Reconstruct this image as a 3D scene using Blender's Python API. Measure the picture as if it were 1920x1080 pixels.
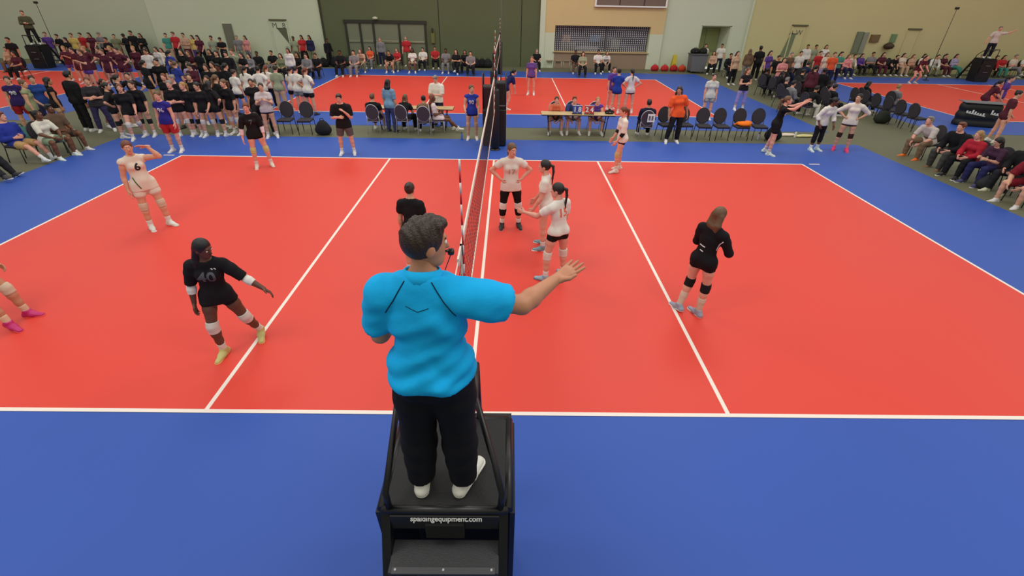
import bpy, bmesh, math, random
import numpy as np
from mathutils import Matrix, Vector
from mathutils.bvhtree import BVHTree

random.seed(7)
scene = bpy.context.scene
COL = scene.collection
for _o in list(bpy.data.objects):
    bpy.data.objects.remove(_o)

# ------------------------------------------------------------------ camera
F_PX, SHIFT_PX = 841.45, 87.86
CAM = np.array([0.4225, -3.5316, 4.2336]); YAW, PITCH, ROLL = 0.0113, 0.5043, 0.0179
_f = np.array([math.sin(YAW)*math.cos(PITCH), math.cos(YAW)*math.cos(PITCH), -math.sin(PITCH)])
_r = np.array([math.cos(YAW), -math.sin(YAW), 0.0]); _u = np.cross(_r, _f)
CR = math.cos(ROLL)*_r + math.sin(ROLL)*_u; CU = -math.sin(ROLL)*_r + math.cos(ROLL)*_u; CF = _f
camd = bpy.data.cameras.new('camera'); camo = bpy.data.objects.new('camera', camd); COL.objects.link(camo)
camd.sensor_width = 36; camd.lens = F_PX/1920*36; camd.shift_y = -SHIFT_PX/1920; camd.clip_start = .05; camd.clip_end = 300
camo.matrix_world = Matrix(((CR[0], CU[0], -CF[0], CAM[0]), (CR[1], CU[1], -CF[1], CAM[1]), (CR[2], CU[2], -CF[2], CAM[2]), (0, 0, 0, 1)))
scene.camera = camo

def G(px, py, z=0.0, Y=None):
    """world point seen at photo pixel (px,py) at height z (or at depth Y)"""
    d = (px-960)/F_PX*CR - (py-(540-SHIFT_PX))/F_PX*CU + CF
    t = (z-CAM[2])/d[2] if Y is None else (Y-CAM[1])/d[1]
    return CAM + t*d

# ------------------------------------------------------------------ light
world = bpy.data.worlds.new('hall_light'); scene.world = world; world.use_nodes = True
_bg = world.node_tree.nodes['Background']; _bg.inputs[0].default_value = (1.0, .975, .93, 1); _bg.inputs[1].default_value = .64
def area_lamp(loc, sx, sy, power, color=(1, .97, .92)):
    l = bpy.data.lights.new('high_bay_lamp', 'AREA'); l.shape = 'RECTANGLE'; l.size = sx; l.size_y = sy; l.energy = power; l.color = color
    o = bpy.data.objects.new('high_bay_lamp', l); o.location = loc; COL.objects.link(o)
    return o
for _x, _p in ((-23, 120), (-6, 345), (6, 345), (23, 120)):
    for _y in (-2, 9, 20):
        area_lamp((_x, _y, 10.5), 5.0, 3.0, _p)
vs = scene.view_settings
vs.view_transform = 'Standard'; vs.look = 'None'; vs.gamma = 1; vs.exposure = 0.0; vs.use_curve_mapping = False

# ------------------------------------------------------------------ materials
def lin(c):
    return tuple((v/255/12.92 if v/255 <= .04045 else ((v/255+.055)/1.055)**2.4) for v in c)
MATS = {}
def mat(name, rgb, rough=.6, spec=.5, metal=0, noise=0, scale=8, bump=0, bscale=60, sss=0, emit=None, alpha=None, detail=3):
    key = (name, tuple(rgb), rough, noise, scale, bump, metal)
    if key in MATS: return MATS[key]
    m = bpy.data.materials.new(name); m.use_nodes = True; nt = m.node_tree; b = nt.nodes['Principled BSDF']
    c = lin(rgb) + (1,)
    b.inputs['Base Color'].default_value = c; b.inputs['Roughness'].default_value = rough; b.inputs['Metallic'].default_value = metal
    b.inputs['Specular IOR Level'].default_value = spec
    if sss: b.inputs['Subsurface Weight'].default_value = sss; b.inputs['Subsurface Radius'].default_value = (.012, .005, .003)
    if noise or bump:
        tc = nt.nodes.new('ShaderNodeTexCoord')
    if noise:
        n = nt.nodes.new('ShaderNodeTexNoise'); n.inputs['Scale'].default_value = scale; n.inputs['Detail'].default_value = detail
        mx = nt.nodes.new('ShaderNodeMix'); mx.data_type = 'RGBA'
        mx.inputs[6].default_value = tuple(v*(1-noise) for v in c[:3]) + (1,); mx.inputs[7].default_value = tuple(min(1, v*(1+noise)) for v in c[:3]) + (1,)
        nt.links.new(tc.outputs['Object'], n.inputs['Vector']); nt.links.new(n.outputs['Fac'], mx.inputs[0]); nt.links.new(mx.outputs[2], b.inputs['Base Color'])
    if bump:
        n2 = nt.nodes.new('ShaderNodeTexNoise'); n2.inputs['Scale'].default_value = bscale
        bp = nt.nodes.new('ShaderNodeBump'); bp.inputs['Strength'].default_value = bump; bp.inputs['Distance'].default_value = .01
        nt.links.new(tc.outputs['Object'], n2.inputs['Vector']); nt.links.new(n2.outputs['Fac'], bp.inputs['Height']); nt.links.new(bp.outputs[0], b.inputs['Normal'])
    if emit: b.inputs['Emission Color'].default_value = lin(emit[0]) + (1,); b.inputs['Emission Strength'].default_value = emit[1]
    if alpha is not None: b.inputs['Alpha'].default_value = alpha
    MATS[key] = m
    return m
def cloth(rgb): return mat('cloth', rgb, .85, .25, noise=.10, scale=9, bump=.25, bscale=22)
def skinm(rgb): return mat('skin', rgb, .5, .4, noise=.06, scale=14, sss=.08)
def hairm(rgb): return mat('hair', rgb, .45, .5, noise=.35, scale=60, bump=.5, bscale=140)
def shoem(rgb): return mat('shoe_leather', rgb, .5, .4, noise=.08, scale=30)
SK = dict(fair=(214, 160, 130), tan=(190, 132, 100), pink=(222, 160, 138), brown=(112, 70, 48), dark=(98, 64, 48), olive=(176, 124, 94))
HR = dict(brown=(52, 35, 26), dark=(28, 22, 20), black=(16, 14, 14), blond=(168, 128, 78), grey=(130, 124, 116), red=(110, 58, 34), lt=(104, 74, 48))

# ------------------------------------------------------------------ objects
def link(name, data, parent=None):
    o = bpy.data.objects.new(name, data); COL.objects.link(o)
    if parent is not None: o.parent = parent
    return o
def tag(o, label=None, cat=None, group=None, kind=None):
    if label: o['label'] = label
    if cat: o['category'] = cat
    if group: o['group'] = group
    if kind: o['kind'] = kind
    return o
def empty(name, loc=(0, 0, 0), rz=0.0, label=None, cat=None, group=None):
    o = link(name, None); o.location = loc; o.rotation_euler = (0, 0, rz); o.empty_display_size = .1
    return tag(o, label, cat, group)
def copy_tree(o, parent=None):
    c = o.copy(); COL.objects.link(c)
    if parent is not None: c.parent = parent
    for ch in list(o.children): copy_tree(ch, c)
    return c
def np_mesh(name, v, q, mats, smooth=True, midx=None):
    me = bpy.data.meshes.new(name); v = np.asarray(v, np.float32); q = np.asarray(q, np.int32); k = q.shape[1]
    me.vertices.add(len(v)); me.vertices.foreach_set('co', v.ravel())
    me.loops.add(q.size); me.loops.foreach_set('vertex_index', q.ravel())
    me.polygons.add(len(q)); me.polygons.foreach_set('loop_start', np.arange(0, q.size, k, dtype=np.int32))
    me.polygons.foreach_set('loop_total', np.full(len(q), k, np.int32))
    if midx is not None: me.polygons.foreach_set('material_index', np.asarray(midx, np.int32))
    me.polygons.foreach_set('use_smooth', np.full(len(q), smooth, bool))
    for m in mats: me.materials.append(m)
    me.update(calc_edges=True); me.validate()
    return me
class MB:
    """collects simple solids into one mesh"""
    def __init__(s): s.bm = bmesh.new()
    def box(s, lo, hi, bev=0, rot=None, piv=None):
        x0, y0, z0 = lo; x1, y1, z1 = hi
        r = bmesh.ops.create_cube(s.bm, size=1); vs_ = r['verts']
        for v in vs_: v.co = Vector(((x0+x1)/2+v.co.x*(x1-x0), (y0+y1)/2+v.co.y*(y1-y0), (z0+z1)/2+v.co.z*(z1-z0)))
        if bev:
            es = list({e for v in vs_ for e in v.link_edges})
            rr = bmesh.ops.bevel(s.bm, geom=es, offset=bev, segments=2, affect='EDGES', profile=.5); vs_ = rr['verts']
        if rot is not None: bmesh.ops.rotate(s.bm, verts=vs_, cent=Vector(piv or ((x0+x1)/2, (y0+y1)/2, (z0+z1)/2)), matrix=rot)
        return s
    def tube(s, pts, r, n=8, closed=False, r2=None):
        pts = [Vector(p) for p in pts]; N = len(pts); rings = []; up = None
        for i, p in enumerate(pts):
            a = pts[i-1] if (i > 0 or closed) else p; b = pts[(i+1) % N] if (i < N-1 or closed) else p
            t = (b-a).normalized()
            if up is None:
                up = Vector((0, 0, 1)) if abs(t.z) < .9 else Vector((1, 0, 0))
            side = t.cross(up).normalized(); up = side.cross(t).normalized()
            rr = r if r2 is None else r+(r2-r)*i/max(1, N-1)
            rings.append([s.bm.verts.new(p+(side*math.cos(2*math.pi*j/n)+up*math.sin(2*math.pi*j/n))*rr) for j in range(n)])
        for i in range(N if closed else N-1):
            A, B = rings[i], rings[(i+1) % N]
            for j in range(n):
                f = s.bm.faces.new((A[j], A[(j+1) % n], B[(j+1) % n], B[j])); f.smooth = True
        if not closed: s.bm.faces.new(rings[0][::-1]); s.bm.faces.new(rings[-1])
        return s
    def poly(s, pts, ext):
        """planar outline extruded by vector ext"""
        e = Vector(ext); A = [s.bm.verts.new(Vector(p)) for p in pts]; B = [s.bm.verts.new(Vector(p)+e) for p in pts]; n = len(pts)
        s.bm.faces.new(A[::-1]); s.bm.faces.new(B)
        for i in range(n): s.bm.faces.new((A[i], A[(i+1) % n], B[(i+1) % n], B[i]))
        return s
    def lathe(s, prof, n=16, c=(0, 0, 0)):
        rings = [[s.bm.verts.new(Vector((c[0]+r*math.cos(2*math.pi*j/n), c[1]+r*math.sin(2*math.pi*j/n), c[2]+z))) for j in range(n)] for r, z in prof]
        for A, B in zip(rings, rings[1:]):
            for j in range(n):
                f = s.bm.faces.new((A[j], A[(j+1) % n], B[(j+1) % n], B[j])); f.smooth = True
        s.bm.faces.new(rings[0][::-1]); s.bm.faces.new(rings[-1])
        return s
    def mesh(s, name, m):
        bmesh.ops.recalc_face_normals(s.bm, faces=s.bm.faces[:])
        me = bpy.data.meshes.new(name); s.bm.to_mesh(me); s.bm.free()
        if m is not None: me.materials.append(m)
        return me
    def build(s, name, m, parent=None): return link(name, s.mesh(name, m), parent)
def text_mesh(txt, size, name='lettering', bold=.0, align='CENTER'):
    cu = bpy.data.curves.new(name, 'FONT'); cu.body = txt; cu.size = size; cu.align_x = align; cu.align_y = 'CENTER'; cu.offset = bold; cu.resolution_u = 3
    o = bpy.data.objects.new(name, cu); COL.objects.link(o)
    dg = bpy.context.evaluated_depsgraph_get(); me = bpy.data.meshes.new_from_object(o.evaluated_get(dg))
    bpy.data.objects.remove(o); bpy.data.curves.remove(cu)
    return me

# ------------------------------------------------------------------ implicit surfaces
def V3(*a): return np.array(a, np.float64)
def nrm(v): v = np.asarray(v, float); return v/max(1e-9, np.linalg.norm(v))
def cone(a, b, ra, rb, k=.02, fd=None, ff=1.0, cuts=()):
    return dict(t='c', a=np.asarray(a, float), b=np.asarray(b, float), ra=ra, rb=rb, k=k, fd=fd, ff=ff, cuts=cuts)
def ell(c, ax, r, k=.02, cuts=()):
    return dict(t='e', c=np.asarray(c, float), ax=np.asarray(ax, float), r=np.asarray(r, float), k=k, cuts=cuts)
def pbox(p):
    if p['t'] == 'c':
        R_ = max(p['ra'], p['rb'])*max(1, p['ff']); return np.minimum(p['a'], p['b'])-R_, np.maximum(p['a'], p['b'])+R_
    e = np.abs(p['ax']).T @ p['r']; return p['c']-e, p['c']+e
def peval(p, P):
    if p['t'] == 'c':
        ap = P-p['a'].astype(np.float32)
        if p['fd'] is not None:
            fd = p['fd'].astype(np.float32); ap = ap+fd*((ap@fd)*(1/p['ff']-1))[..., None]
        ba = (p['b']-p['a']).astype(np.float32); L = float(ba@ba)+1e-9
        h = np.clip((ap@ba)/L, 0, 1); d = np.sqrt(((ap-ba*h[..., None])**2).sum(-1))-(p['ra']+(p['rb']-p['ra'])*h)
        if p['fd'] is not None and p['ff'] < 1: d = d*(.5+.5*p['ff'])
    else:
        q = (P-p['c'].astype(np.float32))@p['ax'].T.astype(np.float32)/p['r'].astype(np.float32)
        k0 = np.sqrt((q**2).sum(-1)); k1 = np.sqrt(((q/p['r'].astype(np.float32))**2).sum(-1))+1e-6
        d = k0*(k0-1)/k1
    for c, n in p['cuts']:
        d = np.maximum(d, (P-np.asarray(c, np.float32))@np.asarray(n, np.float32))
    return d.astype(np.float32)
def isosurf(prims, h, cuts=(), sub=()):
    los, his = zip(*[pbox(p) for p in prims]); lo = np.min(los, 0)-2.6*h; hi = np.max(his, 0)+2.6*h
    n = np.ceil((hi-lo)/h).astype(int)+1
    ax = [(lo[i]+h*np.arange(n[i])).astype(np.float32) for i in range(3)]
    Fd = np.full(n, .5, np.float32)
    def region(p, m):
        l, u = pbox(p); i0 = np.clip(np.floor((l-m-lo)/h).astype(int), 0, n-1); i1 = np.clip(np.ceil((u+m-lo)/h).astype(int)+1, 1, n)
        sl = tuple(slice(i0[i], i1[i]) for i in range(3))
        return sl, np.stack(np.meshgrid(ax[0][sl[0]], ax[1][sl[1]], ax[2][sl[2]], indexing='ij'), -1)
    for p in prims:
        sl, P = region(p, p['k']+2.2*h); d = peval(p, P); f = Fd[sl]; k = max(p['k'], 1e-5)
        t = np.clip(.5+.5*(d-f)/k, 0, 1); Fd[sl] = d*(1-t)+f*t-k*t*(1-t)
    for p in sub:
        sl, P = region(p, p['k']+2.2*h); d = -peval(p, P); f = Fd[sl]; k = max(p['k'], 1e-5)
        t = np.clip(.5-.5*(d-f)/k, 0, 1); Fd[sl] = d*(1-t)+f*t+k*t*(1-t)
    if cuts:
        P = np.stack(np.meshgrid(*ax, indexing='ij'), -1)
        for c, nn in cuts: Fd = np.maximum(Fd, (P-np.asarray(c, np.float32))@np.asarray(nn, np.float32))
    # naive surface nets
    S = Fd < 0
    C = np.zeros(tuple(m-1 for m in n), np.int8)
    offs = [(i, j, k) for i in (0, 1) for j in (0, 1) for k in (0, 1)]
    for o in offs: C += S[o[0]:n[0]-1+o[0], o[1]:n[1]-1+o[1], o[2]:n[2]-1+o[2]]
    act = (C > 0) & (C < 8); I, J, K = np.nonzero(act)
    acc = np.zeros((len(I), 3), np.float32); cnt = np.zeros(len(I), np.float32)
    val = {o: Fd[I+o[0], J+o[1], K+o[2]] for o in offs}
    for o in offs:
        for d in range(3):
            if o[d] == 0:
                o2 = list(o); o2[d] = 1; o2 = tuple(o2); a, b = val[o], val[o2]
                cr = (a < 0) != (b < 0); t = np.where(cr, a/np.where(cr, a-b, 1), 0)
                pt = np.tile(np.array(o, np.float32), (len(I), 1)); pt[:, d] += t
                acc += pt*cr[:, None]; cnt += cr
    idx = np.full(C.shape, -1, np.int32); idx[I, J, K] = np.arange(len(I))
    vv = lo.astype(np.float32)+h*(np.stack([I, J, K], -1)+acc/cnt[:, None])
    quads = []
    for d in range(3):
        s0 = [slice(1, m-1) for m in n]; s0[d] = slice(0, n[d]-1); s1 = list(s0); s1[d] = slice(1, n[d])
        A = S[tuple(s0)]; B = S[tuple(s1)]; x = np.nonzero(A != B); g = [x[i]+(0 if i == d else 1) for i in range(3)]
        sign = A[x]; e, f = [(1, 2), (2, 0), (0, 1)][d]
        def cell(de, df):
            c = list(g); c[e] = c[e]+de; c[f] = c[f]+df
            return idx[c[0], c[1], c[2]]
        qd = np.stack([cell(-1, -1), cell(0, -1), cell(0, 0), cell(-1, 0)], -1)
        qd[~sign] = qd[~sign][:, ::-1]; quads.append(qd)
    q = np.concatenate(quads); q = q[(q >= 0).all(1)]
    return vv, q
# ------------------------------------------------------------------ people: posed skeleton -> one continuous body + garments
Z3 = V3(0, 0, 1)
ARM_T = ((0, .056), (.35, .051), (1, .040), (1.25, .042), (2, .0265))
LEG_T = ((0, .084), (.45, .076), (1, .055), (1.3, .057), (1.6, .046), (2, .035))
def tab(T, u):
    for (a, ra), (b, rb) in zip(T, T[1:]):
        if u <= b: return ra+(rb-ra)*(u-a)/(b-a)
    return T[-1][1]
def seg_pt(j, u):
    return j[0]+(j[1]-j[0])*u if u <= 1 else j[1]+(j[2]-j[1])*(u-1)
def limb(j, T, s, u0, u1, inf=0., flare=0., k=.02, cut0=True, cut1=True):
    ks = sorted({u0, u1} | {u for u, _ in T if u0 < u < u1}); out = []
    for a, b in zip(ks, ks[1:]):
        A, B = seg_pt(j, a), seg_pt(j, b); d = nrm(B-A); cuts = []; ea = eb = 0
        if a == u0 and cut0: cuts.append((A, -d)); ea = .03
        if b == u1 and cut1: cuts.append((B, d)); eb = .03
        fa = inf+flare*(a-u0); fb = inf+flare*(b-u0)
        out.append(cone(A-d*ea, B+d*eb, tab(T, a)*s+fa, tab(T, b)*s+fb, k, cuts=cuts))
    return out
DEF = dict(lean=(0, .03), twist=0, head=(0, 0), ra=((.16, .0, -1), (.06, .2, -1)), la=((.16, .0, -1), (.06, .2, -1)),
           rl=((.07, .02, -1), (.02, -.03, -1)), ll=((.07, .02, -1), (.02, -.03, -1)), rf=10, lf=10, rh='relax', lh='relax', rp=None, lp=None)
POSES = dict(
    stand={}, stand2=dict(rl=((.14, .08, -1), (.05, -.02, -1)), ll=((.1, -.06, -1), (.04, -.12, -1)), la=((.2, .1, -1), (-.1, .7, -.7)), head=(20, -5)),
    hips=dict(ra=((.80, -.30, -.72), (-.62, .34, -.52)), la=((.80, -.30, -.72), (-.62, .34, -.52)), rl=((.12, .02, -1), (.05, -.03, -1)), ll=((.12, .02, -1), (.05, -.03, -1)), rh='fist', lh='fist'),
    crossed=dict(ra=((.24, .14, -1), (-.86, .62, .18)), la=((.24, .10, -1), (-.86, .66, .06)), rl=((.14, .0, -1), (.06, -.03, -1)), ll=((.14, .0, -1), (.06, -.03, -1))),
    phone=dict(ra=((.15, .25, -1), (-.35, .9, .25)), la=((.15, .25, -1), (-.35, .9, .2)), head=(0, -25), rh='fist', lh='fist'),
    walk=dict(rl=((.05, .42, -1), (.02, -.05, -1)), ll=((.05, -.22, -1), (.02, -.75, -1)), ra=((.15, -.3, -1), (.05, .1, -1)), la=((.15, .35, -1), (.0, .75, -1))),
    up=dict(ra=((.35, .5, .75), (-.1, .3, 1)), la=((.35, .5, .7), (-.1, .3, 1)), rh='open', lh='open'),
    clap=dict(ra=((.2, .4, -.9), (-.5, .7, .5)), la=((.2, .4, -.9), (-.5, .7, .5)), rh='open', lh='open'),
    ready=dict(lean=(0, .45), rl=((.3, .5, -1), (.0, -.55, -1)), ll=((.3, .5, -1), (.0, -.55, -1)), ra=((.2, .5, -.8), (-.1, .9, -.4)), la=((.2, .5, -.8), (-.1, .9, -.4)), head=(0, 25)),
    bend=dict(lean=(0, .9), rl=((.16, .25, -1), (.0, -.35, -1)), ll=((.16, .25, -1), (.0, -.35, -1)), ra=((.15, .2, -1), (-.1, .35, -1)), la=((.15, .2, -1), (-.1, .35, -1)), head=(0, 15)),
    sit=dict(seat=.50, rl=((.16, 1, -.04), (.02, .12, -1)), ll=((.16, 1, -.04), (.02, .12, -1)), ra=((.18, .3, -1), (-.45, .85, -.2)), la=((.18, .3, -1), (-.45, .85, -.2)), lean=(0, -.05)),
    sitlean=dict(seat=.50, rl=((.28, 1, -.04), (.0, .0, -1)), ll=((.28, 1, -.04), (.0, .0, -1)), ra=((.22, .5, -.8), (-.5, .75, -.35)), la=((.22, .5, -.8), (-.5, .75, -.35)), lean=(0, .5), head=(0, 18)),
    sitext=dict(seat=.49, rl=((.08, 1, -.12), (.05, .75, -.72)), ll=((.16, 1, -.04), (.05, .45, -1)), ra=((.16, .1, -1), (-.55, .8, -.05)), la=((.16, .1, -1), (-.6, .75, .05)), lean=(0, -.22)),
    sitcross=dict(seat=.50, rl=((.02, 1, .12), (-.35, .55, -.75)), ll=((.12, 1, -.04), (.02, .1, -1)), ra=((.2, .15, -1), (-.85, .62, .1)), la=((.2, .12, -1), (-.85, .66, .02)), lean=(0, -.1)),
    sitphone=dict(seat=.50, rl=((.18, 1, -.04), (.02, .05, -1)), ll=((.18, 1, -.04), (.02, .05, -1)), ra=((.12, .35, -.9), (-.3, .75, .45)), la=((.12, .35, -.9), (-.3, .75, .4)), lean=(0, .05), head=(15, -22), rh='fist', lh='fist'),
    ground=dict(seat=.14, rl=((.35, 1, .35), (-.3, .6, -.6)), ll=((.35, 1, .35), (-.3, .6, -.6)), ra=((.25, .5, -.8), (-.3, .8, -.3)), la=((.25, .5, -.8), (-.3, .8, -.3)), lean=(0, .2)),
)
def skeleton(po, H, sex):
    p = dict(DEF); p.update(po); s = H/1.72; J = dict(p=p, s=s, sex=sex)
    m = lambda v, side: nrm(V3(v[0]*side, v[1], v[2]))
    hipw, shw = (.095, .163) if sex == 'f' else (.09, .19)
    leg = {}
    for side, k in ((1, 'rl'), (-1, 'll')):
        h = V3(hipw*side, 0, 0)*s; kn = h+m(p[k][0], side)*.425*s; an = kn+m(p[k][1], side)*.415*s; leg[side] = [h, kn, an]
    low = min(leg[1][2][2], leg[-1][2][2])-.085*s
    pz = p['seat'] if 'seat' in p else -low
    off = V3(0, 0, pz)
    for side in leg: leg[side] = [q+off for q in leg[side]]
    P0 = off.copy(); su = nrm(V3(p['lean'][0], p['lean'][1], 1)); tw = math.radians(p['twist'])
    tf = V3(math.sin(tw), math.cos(tw), 0); tf = nrm(tf-su*(tf@su)); tr = np.cross(tf, su)
    J.update(P0=P0, su=su, tf=tf, tr=tr, leg=leg)
    J['waist'] = P0+(Z3*.07+su*.06)*s; J['chest'] = P0+(Z3*.05+su*.27)*s; J['ub'] = P0+(Z3*.05+su*.385)*s; J['neck'] = P0+(Z3*.05+su*.455)*s
    arm = {}
    for side, k in ((1, 'ra'), (-1, 'la')):
        sh = J['ub']+tr*side*shw*s+su*(.004 if sex == 'f' else -.006)*s
        def md(v): return nrm(tr*v[0]*side+tf*v[1]+Z3*v[2])
        el = sh+md(p[k][0])*.285*s; wr = el+md(p[k][1])*.245*s; arm[side] = [sh, el, wr]
    J['arm'] = arm
    hy, hp = math.radians(p['head'][0]), math.radians(p['head'][1])
    nu = nrm(su*.6+Z3*.4); hf0 = nrm(tf*math.cos(hy)+tr*math.sin(hy)); hf0 = nrm(hf0-Z3*(hf0@Z3)*.7)
    hf = nrm(hf0*math.cos(hp)+nu*math.sin(hp)); hr = nrm(np.cross(hf, nu)); hu = np.cross(hr, hf)
    J['nt'] = J['neck']+nu*.085*s+tf*.012*s; J['hc'] = J['nt']+nu*.075*s+hf*.02*s+hu*.02*s; J['hax'] = np.stack([hr, hf, hu])
    J['foot'] = {}
    for side, k, kp in ((1, 'rf', 'rp'), (-1, 'lf', 'lp')):
        a = math.radians(p[k])*side; fd = V3(math.sin(a), math.cos(a), 0)
        pit = p[kp]
        an = leg[side][2]
        if pit is None:
            hgt = an[2]-.085*s
            pit = 0 if hgt < .02 else min(55, hgt/.17*57/s)
            sd = nrm(leg[side][2]-leg[side][1])
            if 'seat' in p and sd[1] > .4: pit = -25
            if 'seat' in p and sd[1] > .4 and hgt > .03: pit = -10
        pr = math.radians(pit); fd2 = fd*math.cos(pr)-Z3*math.sin(pr); J['foot'][side] = (an, fd2, np.cross(np.cross(fd2, Z3), fd2) if abs(fd2[2]) < .95 else fd)
    return J
def torso(J, inf=0., bust=True, hip=None):
    s = J['s']; tf = J['tf']; f = J['sex'] == 'f'; pf = nrm(V3(0, 1, 0))
    w = (.128, .112, .128, .118) if f else (.128, .128, .152, .135)
    hi = inf if hip is None else hip; si = inf*.55
    o = [cone(J['P0']-Z3*.03*s, J['P0']+Z3*.05*s, w[0]*s*1.0+hi, w[0]*s*.96+hi, .04, pf, .80),
         cone(J['P0']+Z3*.04*s, J['waist'], w[0]*s*.98+hi, w[1]*s+inf, .04, pf, .74),
         cone(J['waist'], J['chest'], w[1]*s+inf, w[2]*s+inf, .04, tf, .70),
         cone(J['chest'], J['ub'], w[2]*s+inf, w[3]*s+inf, .04, tf, .62),
         cone(J['arm'][1][0]-J['tr']*.02*s, J['arm'][-1][0]+J['tr']*.02*s, .050*s+si, .050*s+si, .05),
         cone(J['neck']-J['su']*.01*s, J['arm'][1][0]-J['tr']*.03*s, .048*s+si, .046*s+si, .045),
         cone(J['neck']-J['su']*.01*s, J['arm'][-1][0]+J['tr']*.03*s, .048*s+si, .046*s+si, .045)]
    for sd in (1, -1):
        h = J['leg'][sd][0]; o.append(ell(h+V3(-.02*sd, -.045, .0)*s, np.eye(3), V3(.074, .082, .095)*s+hi, .04))
        if f and bust: o.append(ell(J['chest']+J['tr']*.062*sd*s+tf*.068*s+J['su']*.015*s, np.stack([J['tr'], tf, J['su']]), V3(.052, .042, .052)*s+inf, .04))
    return o
def head_prims(J):
    s = J['s']*.97; c = J['hc']; A = J['hax']; r, f, u = A
    P = lambda x, y, z: c+(r*x+f*y+u*z)*s
    return [ell(P(0, -.010, .022), A, V3(.074, .094, .098)*s, .02), ell(P(0, .022, -.035), A, V3(.060, .072, .082)*s, .03),
            ell(P(0, .060, -.093), A, V3(.030, .026, .024)*s, .03), ell(P(0, .035, -.075), A, V3(.050, .048, .036)*s, .02),
            cone(P(0, .090, .006), P(0, .108, -.030), .008*s, .0125*s, .010),
            cone(P(-.03, .083, .030), P(.03, .083, .030), .010*s, .010*s, .014)] + \
           [ell(P(.073*d, -.005, -.012), A, V3(.011, .021, .031)*s, .006) for d in (1, -1)], \
           [ell(P(.031*d, .098, .006), A, V3(.017, .016, .011)*s, .008) for d in (1, -1)], P
def hand_prims(J, side, style):
    s = J['s']; j = J['arm'][side]; p = J['p']; key = 'rhd' if side == 1 else 'lhd'
    al = nrm(j[2]-j[1]); pn = nrm(-J['tr']*side*.9+J['tf']*.1-Z3*.2*abs(al@J['tf']))
    if key in p:
        al = nrm(J['tr']*side*p[key][0][0]+J['tf']*p[key][0][1]+Z3*p[key][0][2]); pn = nrm(J['tr']*side*p[key][1][0]+J['tf']*p[key][1][1]+Z3*p[key][1][2])
    pn = nrm(pn-al*(pn@al)); th = np.cross(al, pn)*side; w = j[2]
    curl = dict(relax=.42, open=.08, fist=1.25)[style]; spread = .10 if style == 'open' else .02
    o = [cone(w-al*.035*s, w+al*.01*s, .0275*s, .026*s, .01), cone(w+al*.012*s, w+al*.078*s+th*.0*s, .033*s, .040*s, .012, pn, .42)]
    for i, (off, L) in enumerate(((.030, .068), (.010, .078), (-.011, .072), (-.031, .056))):
        b = w+(al*.085+th*off)*s; d = nrm(al+th*spread*(1.5-i)*.9); q = b
        for kk, fr in enumerate((.5, .3, .24)):
            an = curl*(kk+.6)*.75; dd = nrm(d*math.cos(an)+pn*math.sin(an)); q2 = q+dd*L*fr*1.1*s
            o.append(cone(q, q2, (.0092-.001*kk)*s, (.0086-.001*kk)*s, .004)); q = q2
    t0 = w+(al*.022+th*.026+pn*.006)*s; td = nrm(al*.75+th*(.75 if style != 'fist' else .25)+pn*.3)
    t1 = t0+td*.040*s; t2 = t1+nrm(al*.95+th*.25+pn*(.25 if style != 'fist' else .8))*.034*s
    return o+[cone(t0, t1, .0145*s, .0108*s, .012), cone(t1, t2, .0105*s, .0082*s, .004)]
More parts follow.
